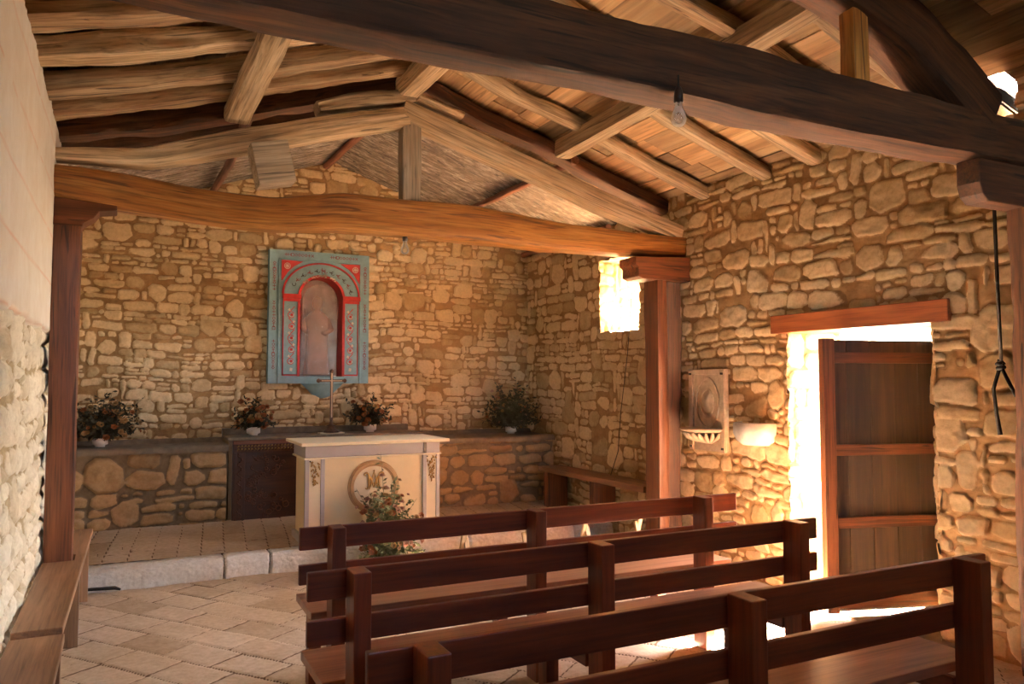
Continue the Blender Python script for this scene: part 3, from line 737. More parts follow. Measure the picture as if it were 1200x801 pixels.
# reddish poles under the altar bay roof
for i, (a, b, lab) in enumerate([((.79, 5.90, 3.58), (.80, 8.58, 3.60), 'thin reddish pole under the grey boards at far left of the altar roof'),
                                 ((2.02, 5.70, 4.02), (1.98, 8.58, 4.02), 'thin reddish ridge pole under the grey boards over the altar'),
                                 ((3.50, 5.72, 3.545), (3.42, 8.58, 3.55), 'thin reddish pole crossing the grey boards on the right altar slope'),
                                 ((4.46, 6.64, 3.20), (4.47, 8.58, 3.20), 'reddish wall plate pole above the small window')]):
    m_ = tuple((p + q) / 2 + (.03 if j == 0 else 0) for j, (p, q) in enumerate(zip(a, b)))
    t = hewn('purlin_pole', [a, m_, b], .075, .07, W_REDPOLE, amp=.006, seed=50 + i, sq=2.2, n=12)
    tag(t, lab, 'pole')

# posts and their brackets
def post(label, x0, x1, y0, y1, z1, seed, m=W_POST, amp=.004, sq=9):
    t = hewn('post', [((x0 + x1) / 2, (y0 + y1) / 2, -.005), ((x0 + x1) / 2, (y0 + y1) / 2, z1)], x1 - x0, y1 - y0, m, amp=amp, seed=seed, sq=sq, noup=(0, 1, 0), step=.06)
    return tag(t, label, 'post')
pl = post('red-brown cracked wooden post at the left wall carrying the orange beam', -.415, -.255, 5.53, 5.70, 2.58, 61)
def bracket(name, label, poly, y0, y1, m=W_POST):
    mb = MB(); mb.prism(poly, y0, y1, 'xz', 0, .6)
    t = mb.build(name, m, bevel=.008); return tag(t, label, 'bracket')
bracket('post_bracket', 'stepped wooden bracket between left post and orange beam',
        [(-.43, 2.58), (-.43, 2.755), (-.06, 2.735), (-.06, 2.70), (-.16, 2.685), (-.19, 2.64), (-.25, 2.60), (-.25, 2.58)], 5.52, 5.72)
post('smooth reddish post right of the altar under the orange beam', 4.19, 4.30, 5.47, 5.68, 2.50, 62)
t = hewn('post', [(4.42, 5.62, .0), (4.40, 5.62, 1.2), (4.43, 5.62, 2.50)], .20, .16, W_NEAR, amp=.010, seed=63, noup=(0, 1, 0), lump=.012)
tag(t, 'rough dark upright between the reddish post and the right wall', 'post')
bracket('post_bracket', 'chunky wooden bracket on top of the right altar posts',
        [(3.97, 2.52), (3.97, 2.60), (3.94, 2.62), (3.94, 2.69), (4.54, 2.72), (4.54, 2.50), (4.02, 2.50)], 5.45, 5.70)
post('dark post at the right edge of the view under the near beam', 4.40, 4.56, 2.42, 2.60, 2.56, 64, W_NEAR, amp=.010, sq=4)
bracket('post_bracket', 'dark bracket under the right end of the near beam',
        [(4.04, 2.60), (4.02, 2.66), (4.02, 2.79), (4.53, 2.79), (4.53, 2.562), (4.09, 2.562)], 2.49, 2.62, W_NEAR)

# ------------------------------------------------------------------ pews
def make_pew(L, px):
    root = empty('pew')
    def bx(name, a, m=W_PEW, bev=.004):
        mb = MB(); mb.box(*a); return mb.build(name, m, root, bevel=bev)
    for x in px:
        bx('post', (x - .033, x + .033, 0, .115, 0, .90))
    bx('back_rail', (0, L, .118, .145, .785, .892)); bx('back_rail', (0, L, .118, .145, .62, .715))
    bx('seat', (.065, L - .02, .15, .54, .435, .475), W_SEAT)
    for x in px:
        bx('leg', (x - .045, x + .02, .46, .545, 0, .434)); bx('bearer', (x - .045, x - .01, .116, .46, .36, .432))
    return root
pews = [('red-brown slatted pew nearest the altar, first of the three', .775, 3.70, 2.72, (.165, 1.255, 2.40), .5),
        ('middle red-brown slatted pew of the three, second from the altar', .625, 2.80, 2.62, (.175, 1.245, 2.405), 0.),
        ('nearest red-brown slatted pew at the bottom right of the view', .585, 1.88, 2.60, (.155, 1.245, 2.41), 0.)]
for lab, x, y, L, px, a in pews:
    p = make_pew(L, px); p.location = (x, y, .004); p.rotation_euler.z = R(-.8 if y > 3.5 else 0)
    tag(p, lab, 'pew', 'wooden pews facing the altar')

# ------------------------------------------------------------------ wall benches
b = thing('wall_bench', 'long worn wooden bench along the left wall beside the post', 'bench', (XL, 4.05, 0))
mb = MB(); y0 = -.08; xs = .27
mb.prism([(.035, 0), (.235, 0), (.275, 2.60), (.035, 2.60), (.035, 1.66), (.205, 1.66), (.205, 1.47), (.035, 1.47)], .465, .505, 'xy', 1, .5)
mb.build('seat', W_BENCH, b, bevel=.004)
for yy in (.04, 1.38, 2.46):
    mb = MB(); mb.box(.04, .225 + yy * .012, yy, yy + .05, 0, .464, 2); mb.build('leg', W_BENCH, b, bevel=.003)
b = thing('wall_bench', 'shorter wooden bench at the bottom left corner, nearest the viewer', 'bench', (XL, 1.9, 0))
mb = MB(); mb.box(.035, .245, 0, 2.10, .450, .490, 1); mb.build('seat', W_BENCH, b, bevel=.004)
for yy in (.1, 1.95):
    mb = MB(); mb.box(.05, .215, yy, yy + .05, 0, .449, 2); mb.build('leg', W_BENCH, b, bevel=.003)
b = thing('wall_bench', 'heavy brown bench on thick legs against the right wall beside the altar', 'bench', (4.22, 5.75, .18))
mb = MB(); mb.box(0, .29, 0, 1.98, .42, .475, 1); mb.build('seat', W_BENCH, b, bevel=.005)
for yy in (.85, 1.80):
    mb = MB(); mb.box(.02, .28, yy, yy + .09, .0 + .03, .419, 2); mb.build('leg', W_POST, b, bevel=.004)

# ------------------------------------------------------------------ folding stands by the first pew
def stand(label, x, y, rz=0):
    s = thing('folding_stand', label, 'folding stand', (x, y, .004), rz, 'light wooden folding stands')
    w = .50
    for xx in (0, w):
        mb = MB(); mb.rod((xx, .40, 0), (xx, .145, .69), .022, .034, up=(1, 0, 0)); mb.build('long_leg', W_PINE, s, bevel=.002)
        q = xx + (.024 if xx == 0 else -.024)
        mb = MB(); mb.rod((q, .02, 0), (q, .225, .52), .022, .034, up=(1, 0, 0)); mb.build('short_leg', W_PINE, s, bevel=.002)
        mb = MB(); mb.tube([(xx - .014 if xx == 0 else xx + .014, .215, .495), (xx + .04 if xx == 0 else xx - .04, .215, .495)], .006); mb.build('pivot', M_IRON, s)
    for (yy, zz, a, c) in ((.36, .10, 0, w), (.05, .08, .024, w - .024)):
        mb = MB(); mb.tube([(a, yy, zz), (c, yy, zz)], .010); mb.build('stretcher', W_PINE, s, smooth=True)
    return s
stand('light wooden folding stand behind the front pew, in front of the altar', 2.12, 4.75)
stand('light wooden folding stand behind the front pew, towards the right wall', 3.10, 4.75)

# ------------------------------------------------------------------ altar table
ax0, ax1, ay0, ay1, az = 1.42, 2.66, 6.80, 7.28, .186
a = thing('altar_table', 'cream and grey altar table with gilt medallion standing on the white step', 'altar', (0, 0, 0))
mb = MB(); mb.box(ax0 + .02, ax1 - .02, ay0 + .02, ay1, az, 1.05); mb.build('body', M_CREAM, a, bevel=.004)
mb = MB(); mb.box(ax0 - .055, ax1 + .055, ay0 - .12, ay1 + .12, 1.052, 1.080); mb.build('table_top', M_CREAMW, a, bevel=.005)
mb = MB(); mb.box(ax0, ax1, ay0 - .01, ay1 + .01, .945, 1.050)
mb.build('frieze', M_LILAC, a, bevel=.003)
mb = MB(); mb.box(ax1 - .16, ax1 - .135, ay0 - .018, ay0 - .008, .947, 1.048); mb.build('frieze_stripe', M_IRON, a)
mb = MB(); mb.box(ax0 - .012, ax1 + .012, ay0 - .022, ay1 + .02, .930, .945); mb.build('moulding', M_CREAMW, a, bevel=.003)
mb = MB(); mb.box(ax0 - .01, ax1 + .01, ay0 - .02, ay1 + .02, az, az + .075); mb.build('plinth', M_LILAC, a, bevel=.004)
for k, (p0, p1) in enumerate(((ax0, ax0 + .17), (ax1 - .165, ax1))):
    mb = MB(); mb.box(p0, p0 + .035, ay0 - .012, ay0 + .03, az + .076, .929); mb.box(p1 - .035, p1, ay0 - .012, ay0 + .03, az + .076, .929)
    pil = mb.build('pilaster', M_LILAC, a, bevel=.002)
    mb = MB(); mb.box(p0 + .036, p1 - .036, ay0 - .002, ay0 + .03, az + .076, .928); mb.build('pilaster_panel', M_CREAMW, pil)
    mb = MB(); rr = random.Random(4 + k); cx = (p0 + p1) / 2
    for i in range(34):
        f = i / 34; z = .918 - .21 * f; w = .040 * (1 - f) ** .7 + .004
        p = (cx + rr.uniform(-w, w), ay0 - .008, z + rr.uniform(-.006, .006))
        q = (p[0] + rr.uniform(-.016, .016), ay0 - .014, p[2] - rr.uniform(.012, .03))
        mb.tube([p, ((p[0] + q[0]) / 2 + .003, ay0 - .020, (p[2] + q[2]) / 2), q], [.004, .0075, .002], 6)
    mb.build('gilt_drop', M_GOLD, pil, smooth=True)
    mb = MB(); mb.box(p0 + .037, p0 + .047, ay0 - .01, ay0, .908, .92); mb.build('peg', M_IRON, pil)
cx, cz, rr_ = 2.035, .665, .235
mb = MB()
for ro, ri, d in ((rr_, rr_ - .018, .014), (rr_ - .014, rr_ - .040, .026), (rr_ - .036, rr_ - .052, .012)):
    mb.ring((cx, cz), ro, ri, ay0 + .021, ay0 + .02 - d, 64)
md = mb.build('medallion_ring', M_OCHRE, a, bevel=.002)
mb = MB()
mb.lathe([(0, 0), (rr_ - .05, 0)], (0, 0, 0), 48)
dv = mb.build('medallion_field', M_CREAMW, md); dv.rotation_euler = (R(90), 0, 0); dv.location = (cx, ay0 + .016, cz)
# gilt AM monogram
mb = MB()
def curve(pts, r=.006, yy=ay0 + .006):
    P = [Vector((cx + x, yy, cz + .045 + z)) for x, z in pts]; out = []
    for i in range(len(P) - 1):
        p0, p1, p2, p3 = P[max(i - 1, 0)], P[i], P[i + 1], P[min(i + 2, len(P) - 1)]
        for j in range(6):
            t = j / 6; out.append(.5 * ((2 * p1) + (p2 - p0) * t + (2 * p0 - 5 * p1 + 4 * p2 - p3) * t * t + (3 * p1 - p0 - 3 * p2 + p3) * t ** 3))
    out.append(P[-1]); n = len(out)
    mb.tube(out, [r * (.55 + .75 * math.sin(math.pi * i / (n - 1))) for i in range(n)], 8)
for s in (-1, 1):
    curve([(s * .075, .050), (s * .090, .066), (s * .070, .078), (s * .050, .060), (s * .046, .02), (s * .048, -.03), (s * .060, -.062), (s * .080, -.055)], .008)
    curve([(s * .050, .060), (s * .030, .030), (s * .012, -.02), (0, -.055)], .006)
    curve([(s * .002, .085), (s * .016, .03), (s * .030, -.03), (s * .042, -.070)], .006)
curve([(-.034, -.010), (0, -.016), (.034, -.010)], .004)
mb.tube([(cx, ay0 + .004, cz + .128), (cx, ay0 + .004, cz + .150)], .004, 6); mb.tube([(cx - .010, ay0 + .004, cz + .141), (cx + .010, ay0 + .004, cz + .141)], .003, 6)
mb.build('gilt_monogram', M_GOLD, md, smooth=True)

# ------------------------------------------------------------------ stone ledges along the altar wall
def ledge(label, x0, x1, yf, ztop, seed):
    t = thing('stone_ledge', label, 'ledge')
    w = Wall(); f = stones_field(x1 - x0, ztop - .26, .012, seed, hr=(.07, .19), wr=(.14, .42), gap=.018, relief=.035, soft=.02, tilt=12)
    w.grid(grid_obj(*f, lambda U, V: A3(x0 + U, yf, .21 + V), NY, 'w', None)); w.box(x0, x1, yf + .015, YB + .01, .18, ztop - .05, 0)
    w.build('masonry', [M_LEDGE], t, kind=None)
    U, V = np.meshgrid(np.linspace(0, x1 - x0, int((x1 - x0) / .02)), np.linspace(0, 1, 40))
    mb = MB(); n = 26; L = x1 - x0
    mb2 = []
    w = Wall(); U, V = np.meshgrid(np.arange(0, L + .001, .015), np.linspace(0, 1, 46))
    d = YB - yf + .045
    s = V * (d + .06)
    yy = np.where(s < .06, yf - .045, yf - .045 + (s - .06)); zz = np.where(s < .06, ztop - .06 + s, ztop)
    rndn = .012 * np.exp(-((s - .06) / .02) ** 2)
    nz = .006 * fbm(U * 6, s * 6, seed, 3) + .003 * fbm(U * 25, s * 25, seed + 1, 2)
    back = np.clip((yy - (YB - .10)) / .03, 0, 1) * .045
    w.grid((A3(x0 + U, yy + np.where(s < .07, -nz, 0) + rndn * .5, zz + nz - rndn + back).reshape(-1, 3), (lambda i: np.stack([i[:-1, :-1], i[:-1, 1:], i[1:, 1:], i[1:, :-1]], -1).reshape(-1, 4))(np.arange(U.size).reshape(U.shape)), np.zeros(U.size), np.full(U.size, .5)), 0)
    w.box(x0, x1, yf - .03, YB, ztop - .052, ztop - .022, 0)
    w.build('mortar_top', [M_SLABTOP], t, kind=None)
    return t
YF = 8.10
ledge('low stone ledge with mortar top left of the back altar', XL + .01, .94, YF, .985, 71)
ledge('stone ledge with mortar top right of the back altar', 2.95, XR - .01, YF - .15, .985, 72)
t = thing('back_altar', 'dark painted wooden back altar in the stone ledge behind the cream table', 'altar')
mb = MB(); mb.box(.95, 2.94, YF + .03, YB + .01, .19, 1.02); mb.build('masonry', M_MORT, t)
mb = MB(); mb.box(.93, 2.94, YF - .05, YB - .02, 1.025, 1.055); mb.box(.93, 2.94, YB - .10, YB + .01, 1.055, 1.12); mb.build('altar_top', M_SLABTOP, t, bevel=.006)
mb = MB(); mb.box(.985, 2.935, YF - .03, YF + .03, .985, 1.022); mb.build('top_rail', W_LINTEL, t, bevel=.003)
mb = MB(); mb.box(.985, 2.935, YF - .005, YF + .03, .235, .984); fp = mb.build('frontal_panel', W_FRONT, t)
for x in (1.0, 2.80):
    mb = MB(); mb.box(x, x + .10, YF - .022, YF - .006, .235, .90); pp = mb.build('frontal_stile', W_FRONT, t, bevel=.003)
    mb = MB(); rr = random.Random(int(x * 9))
    for i in range(40):
        z = .26 + i * .016; mb.tube([(x + .05 + .022 * math.sin(i * 1.1), YF - .028, z), (x + .05 + .022 * math.sin(i * 1.1 + .9), YF - .030, z + .016)], .006, 6)
    mb.build('carving', W_POST, pp, smooth=True)
mb = MB(); mb.box(1.0, 2.93, YF - .020, YF - .006, .905, .984); gf = mb.build('frieze_board', W_POST, t, bevel=.002)
mb = MB(); rr = random.Random(8); x = 1.02
while x < 2.90:
    for q in range(2):
        zc = .962 - q * .030
        mb.tube([(x + .004, YF - .024, zc - .012), (x + .010, YF - .034, zc + .004), (x + .018, YF - .026, zc + .010), (x + .024, YF - .024, zc - .004)], [.003, .007, .006, .002], 6)
    x += .032
mb.build('gilt_leaf_border', M_GOLD, gf, smooth=True)
rr = random.Random(18)
for side in (0, 1):
    mb = MB()
    for i in range(70):
        f = rr.random(); z = .27 + .6 * f; xx = (1.13 + rr.uniform(0, .25) * (1 + .5 * math.sin(f * 9))) if side == 0 else (2.76 - rr.uniform(0, .25))
        r0 = rr.uniform(.012, .03); mb.tube([(xx + r0 * math.cos(q), YF - .012, z + r0 * math.sin(q)) for q in np.linspace(rr.uniform(0, 3), rr.uniform(5, 9), 9)], .005, 5)
    mb.build('carved_scrollwork', W_POST, fp, smooth=True)
# cross on the back altar
t = thing('standing_cross', 'small dark bronze cross on a stepped foot on the back altar', 'cross', (1.985, 8.22, 1.056))
mb = MB(); mb.box(-.13, .13, -.06, .06, 0, .012); mb.build('base_plate', M_CREAMW, t, bevel=.003)
mb = MB(); mb.lathe([(0, .013), (.085, .013), (.082, .035), (.045, .05), (.035, .075), (.05, .085), (.018, .10), (.014, .15), (0, .15)], n=20); mb.build('foot', M_CROSS, t, smooth=True)
mb = MB(); mb.box(-.014, .014, -.010, .010, .14, .66); mb.box(-.14, .14, -.010, .010, .545, .573)
for (x, z) in ((-.14, .559), (.14, .559), (0, .66)):
    mb.lathe([(0, -.024), (.016, -.016), (.024, 0), (.016, .016), (0, .024)], (x, 0, z), 10, 1, .6)
cr = mb.build('cross', M_CROSS, t, bevel=.002)
mb = MB(); mb.box(-.007, .007, -.0125, -.0105, .17, .64); mb.box(-.11, .11, -.0125, -.0105, .554, .564); mb.build('pale_inlay', M_CARVE, cr)

# ------------------------------------------------------------------ blue painted retable niche
t = thing('niche_surround', 'blue and red painted wooden frame with an arched niche on the altar wall', 'niche frame', (1.37, YB, 1.585))
FW, FH, YO = 1.09, 1.44, -.11            # width, height, front face in front of the wall
def cxz(cx_, cz_): return ((cx_ - 85) / 480 * FW, (672 - cz_) / 600 * FH)
ocx, oz0, orr = .557, .078, .235
osp = .93                                # springing height of the opening
def arch_pts(c, r, z, n=24, sz=1.): return [(c + r * math.cos(a), z + r * math.sin(a) * sz) for a in np.linspace(0, math.pi, n)]
# slab with the arched opening, as front face pieces
def arched_plate(mb, x0, x1, z0, z1, c, r, zs, zb, d0, d1, n=24, sz=1.):
    ap = arch_pts(c, r, zs, n, sz)      # right to left
    mb.prism([(x0, z0), (c - r, z0), (c - r, zs), (x0, zs)], d0, d1, tone=.5)
    mb.prism([(c + r, z0), (x1, z0), (x1, zs), (c + r, zs)], d0, d1, tone=.5)
    if zb > z0: mb.prism([(c - r, z0), (c + r, z0), (c + r, zb), (c - r, zb)], d0, d1, tone=.5)
    for i in range(n - 1):
        (xa, za), (xb, zb_) = ap[i], ap[i + 1]
        def outp(x, z):
            dx, dz = x - c, z - zs; s = 1e9
            if dx > 1e-9: s = min(s, (x1 - c) / dx)
            if dx < -1e-9: s = min(s, (x0 - c) / dx)
            if dz > 1e-9: s = min(s, (z1 - zs) / dz)
            return (c + dx * s, zs + dz * s)
        oa, ob = outp(xa, za), outp(xb, zb_)
        poly = [(xa, za), oa]
        if abs(oa[0] - ob[0]) > 1e-6 and abs(oa[1] - ob[1]) > 1e-6: poly.append((x1 if xa > c else x0, z1))
        poly += [ob, (xb, zb_)]
        mb.prism(poly, d0, d1, tone=.5)
mb = MB(); arched_plate(mb, 0, FW, 0, FH, ocx, orr, osp, oz0, YO, .0)
fr_ = mb.build('frame_board', M_BLUE, t)
# border mouldings
for (x0, x1, z0, z1) in ((.095, .108, 0, FH - .10), (FW - .108, FW - .095, 0, FH - .10)):
    mb = MB(); mb.box(x0, x1, YO - .014, YO - .001, z0, z1); mb.build('border_moulding', M_BLUE, t, bevel=.003)
mb = MB(); mb.box(.095, FW - .095, YO - .014, YO - .001, FH - .108, FH - .095); mb.build('border_moulding', M_BLUE, t, bevel=.003)
# corner spandrels, red, with rosettes
for s in (0, 1):
    f = (lambda x: x) if s == 0 else (lambda x: 2 * ocx - x)
    pts = [(f(.125), 1.33), (f(.355), 1.325), (f(.26), 1.27), (f(.19), 1.20), (f(.135), 1.11), (f(.125), 1.11)]
    if s: pts.reverse()
    mb = MB(); mb.prism(pts, YO - .008, YO - .001); sp = mb.build('spandrel', M_RED, t)
    mb = MB(); c0 = (f(.185), 1.268); mb.ring(c0, .034, .028, YO - .012, YO - .008, 20)
    for q in range(4):
        an = q * math.pi / 4; mb.rod((c0[0] - .026 * math.cos(an), YO - .010, c0[1] - .026 * math.sin(an)), (c0[0] + .026 * math.cos(an), YO - .010, c0[1] + .026 * math.sin(an)), .006, .004, up=(0, 1, 0))
    mb.build('rosette', M_FLAKE, sp)
# outer arch line, archivolt
mb = MB(); mb.ring((ocx, .965), .425, .405, YO - .016, YO - .001, 48, 0, math.pi, .84); mb.build('arch_line', M_RED, t, bevel=.002)
mb = MB(); mb.ring((ocx, .945), .400, .265, YO - .007, YO - .0005, 48, 0, math.pi, .86); mb.build('archivolt', M_BLUE, t)
# red intrados lining the opening
mb = MB(); mb.ring((ocx, osp), orr + .022, orr - .004, YO - .020, .26, 40, 0, math.pi)
mb.box(ocx - orr - .022, ocx - orr + .004, YO - .020, .26, oz0, osp); mb.box(ocx + orr - .004, ocx + orr + .022, YO - .020, .26, oz0, osp)
il = mb.build('niche_lining', M_RED, t)
mb = MB(); rr = random.Random(2)
for i in range(26):
    a_ = R(rr.uniform(52, 140)); r0 = orr + rr.uniform(-.002, .022)
    p = (ocx + r0 * math.cos(a_), osp + r0 * math.sin(a_)); w = rr.uniform(.008, .02)
    mb.prism([(p[0] - w, p[1] - w * .5), (p[0] + w, p[1] - w * .4), (p[0] + w * .7, p[1] + w * .5), (p[0] - w * .6, p[1] + w * .6)], YO - .0225, YO - .0195)
mb.build('flaked_paint', M_FLAKE, il)
# imposts
for x0, x1 in ((.135, .335), (.785, .985)):
    mb = MB(); mb.box(x0, x1, YO - .034, YO - .001, .915, .965); mb.box(x0 + .008, x1 - .008, YO - .022, YO - .001, .885, .914); mb.build('impost', M_RED, t, bevel=.003)
# pilasters with red outline
for s, (x0, x1) in enumerate(((.155, .318), (.800, .955))):
    mb = MB(); mb.box(x0, x1, YO - .010, YO - .001, .10, .885); pi_ = mb.build('pilaster', M_BLUE, t, bevel=.002)
    mb = MB(); mb.box(x0 - .012, x0 - .001, YO - .014, YO - .001, .088, .885); mb.box(x1 + .001, x1 + .010, YO - .014, YO - .001, .088, .885); mb.box(x0 - .012, x1 + .010, YO - .014, YO - .001, .084, .098)
    mb.build('red_outline', M_RED, pi_)
    cxx = (x0 + x1) / 2; mb = MB(); mw = MB()
    for i in range(5):
        z = .24 + i * .125; sg = 1 if i % 2 else -1
        mb.ring((cxx + sg * .006, z), .036, .029, YO - .0125, YO - .0102, 20, 0.4, 5.9)
        mb.prism([(cxx - .014, z - .010), (cxx + .012, z - .016), (cxx + .016, z + .012), (cxx - .010, z + .016)], YO - .0125, YO - .0102)
        mb.rod((cxx + sg * .03, YO - .0115, z + .02), (cxx - sg * .03, YO - .0115, z + .09), .008, .002, up=(0, 1, 0))
        mw.prism([(cxx + sg * .012, z + .036), (cxx + sg * .042, z + .050), (cxx + sg * .020, z + .072)][::(1 if sg > 0 else -1)], YO - .0128, YO - .0102)
        mw.ring((cxx, z), .026, .020, YO - .0130, YO - .0104, 14, 3.5, 6.8)
    mw.prism([(cxx - .015, .135), (cxx + .012, .13), (cxx + .016, .165), (cxx - .01, .17)], YO - .0128, YO - .0102)
    mb.build('red_vine', M_RED, pi_); mw.build('white_vine', M_FLAKE, pi_)
# scroll on the archivolt
for i in range(11):
    mb = MB(); mk_ = mb
    a_ = math.pi * (i + .9) / 12.8
    c0 = (ocx + .335 * math.cos(a_), .945 + .335 * math.sin(a_) * .86)
    (mb if i % 2 else mk_).ring(c0, .022, .016, YO - .0105, YO - .0072, 14, a_, a_ + 4.4)
    b_ = math.pi * (i + 1.4) / 12.8
    q = (ocx + .335 * math.cos(b_), .945 + .335 * math.sin(b_) * .86)
    if i < 10: (mk_ if i % 2 else mb).rod((c0[0], YO - .009, c0[1]), (q[0], YO - .009, q[1]), .010, .003, up=(0, 1, 0))
    mb.build('painted_scroll', M_MAROON if i % 2 else M_IRON, fr_)
mb = MB(); mb.rod((ocx, YO - .009, 1.20), (ocx, YO - .009, 1.27), .006, .003, up=(0, 1, 0)); mb.rod((ocx - .016, YO - .009, 1.245), (ocx + .016, YO - .009, 1.245), .006, .003, up=(0, 1, 0))
mb.build('painted_cross', M_MAROON, fr_)
# little signs painted around the border
def sign(cx_, cz_, k, ang):
    e = []; s = .0145
    if k == 0: e = [((-1, -1), (-1, 1)), ((1, -1), (1, 1)), ((-1, 0), (1, 0))]
    if k == 1: e = [((-1, -1), (1, 1)), ((-1, 1), (1, -1))]
    if k == 2: e = [((-1, -1), (1, -1)), ((1, -1), (1, 1)), ((1, 1), (-1, 1)), ((-1, 1), (-1, -1))]
    if k == 3: e = [((0, -1.2), (0, 1.2)), ((-1, 0), (1, 0))]
    if k == 4: mb.ring((cx_, cz_), .015, .010, YO - .003, YO - .0003, 12); return
    if k == 5: e = [((-1, 0), (0, 1)), ((0, 1), (1, 0)), ((1, 0), (0, -1)), ((0, -1), (-1, 0))]
    for p, q in e:
        def T(v): return (cx_ + s * (v[0] * math.cos(ang) - v[1] * math.sin(ang)), YO - .0015, cz_ + s * (v[0] * math.sin(ang) + v[1] * math.cos(ang)))
        mb.rod(T(p), T(q), .0055, .0024, up=(0, 1, 0))
rr = random.Random(12); seq = [3, 5, 0, 1, 4, 2, 0, 5, 4, 3]
for xx in (.052, FW - .046):
    for z0, n_ in ((.17, 9), (.59, 9), (1.01, 9)):
        mb = MB()
        for i in range(n_): sign(xx, z0 + i * .0355, seq[(i + int(z0 * 9)) % 10], math.pi / 2)
        mb.build('painted_signs', M_MAROON, fr_)
for x0, n_ in ((.17, 9), (.66, 9)):
    mb = MB()
    for i in range(n_): sign(x0 + i * .0355, FH - .047, seq[(i * 3 + n_) % 10], 0)
    mb.build('painted_signs', M_MAROON, fr_)
# rounded blue base under the frame
mb = MB(); mb.lathe([(0.001, -.165), (.05, -.160), (.11, -.125), (.16, -.07), (.205, -.03), (.23, -.005), (.235, 0), (0, 0)], (.60, 0.0, 0), 30, 1, .45, math.pi, 2 * math.pi); mb.build('rounded_base', M_BLUE, t, smooth=True)
# inside of the niche
mb = MB(); mb.box(ocx - orr - .05, ocx + orr + .05, .125, .16, .03, osp + orr + .05); mb.build('niche_back', M_PAPER, t)
mb = MB(); mb.box(ocx - orr - .02, ocx + orr + .02, -.10, .28, .04, oz0 - .0); mb.build('niche_floor', M_IRON, t)
# arched pane with its glare painted on as whitish film, slightly askew
mb = MB(); pr = .20; px_ = [(-pr, 0), (pr, 0)] + [(pr * math.cos(a_), .80 + pr * math.sin(a_)) for a_ in np.linspace(0, math.pi, 24)]
mb.prism(px_, -.002, .002)
pn = mb.build('glare_pane', M_PANE, t); pn.location = (ocx - .022, -.088, oz0 + .012); pn.rotation_euler = (0, R(1.5), R(3))
# statue behind the pane
st_ = thing('saint_statue', 'pale robed figure holding a staff behind the glare-whitened pane of the niche', 'statue', (1.37 + .545, YB + .035, 1.585 + oz0 + .012))
mb = MB(); mb.lathe([(0, 0), (.125, 0), (.128, .02), (.118, .10), (.108, .22), (.105, .34), (.112, .44), (.118, .52), (.108, .58), (.075, .625), (.036, .650), (.030, .665), (.045, .690), (.052, .725), (.047, .765), (.028, .790), (0, .796)], n=28, sy=.75)
for i, v_ in enumerate(mb.v):
    x_, y_, z_ = v_
    if z_ < .5:
        a_ = math.atan2(y_, x_); k_ = 1 + .05 * math.sin(a_ * 9) * (1 - z_ / .5); mb.v[i] = (x_ * k_, y_ * k_, z_)
    if z_ > .66:
        mb.v[i] = (x_, y_ - .012 - .010 * max(0, 1 - abs(z_ - .72) / .02) * (y_ < -.03 and abs(x_) < .012), z_)
mb.tube([(-.09, .0, .57), (-.13, -.02, .47), (-.115, -.085, .44), (-.10, -.10, .45)], [.035, .034, .026, .016], 10)
mb.tube([(.09, .0, .57), (.125, -.03, .46), (.06, -.10, .42), (.03, -.105, .43)], [.035, .034, .026, .016], 10)
mb.v = [(x * 1.15, y * .8, z * 1.1) for x, y, z in mb.v]
mb.build('robed_body', M_STATUE, st_, smooth=True)
mb = MB(); mb.tube([(-.13, -.085, .02), (-.125, -.088, .50), (-.155, -.085, .73)], .007, 8); mb.build('staff', M_CROSS, st_, smooth=True)

# ------------------------------------------------------------------ flowers in white bowls
def bloom_mesh(m, k=0):
    mb = MB(); rr = random.Random(40 + k)
    for i in range(22):
        a_ = i * 2.4; el = .2 + 1.2 * (i / 22)
        d = Vector((math.cos(a_) * math.cos(el), math.sin(a_) * math.cos(el), math.sin(el) * .8 + .1))
        u = d.cross(Vector((0, 0, 1))).normalized() * .38
        b0 = Vector((0, 0, 0)); tip = d * rr.uniform(.8, 1.05)
        n = len(mb.v); mid = d * .6 + Vector((0, 0, .06))
        for q in (b0, mid + u, tip, mid - u): mb.v.append(tuple(q)); mb.g.append(tuple(q)); mb.t.append(.5)
        mb.f.append((n, n + 1, n + 2, n + 3))
    o = mb.build('bloom', m); o.data.use_fake_user = True
    me = o.data; bpy.data.objects.remove(o); return me
BL = [bloom_mesh(M_FL1, 0), bloom_mesh(M_FL2, 1), bloom_mesh(M_FL3, 2)]
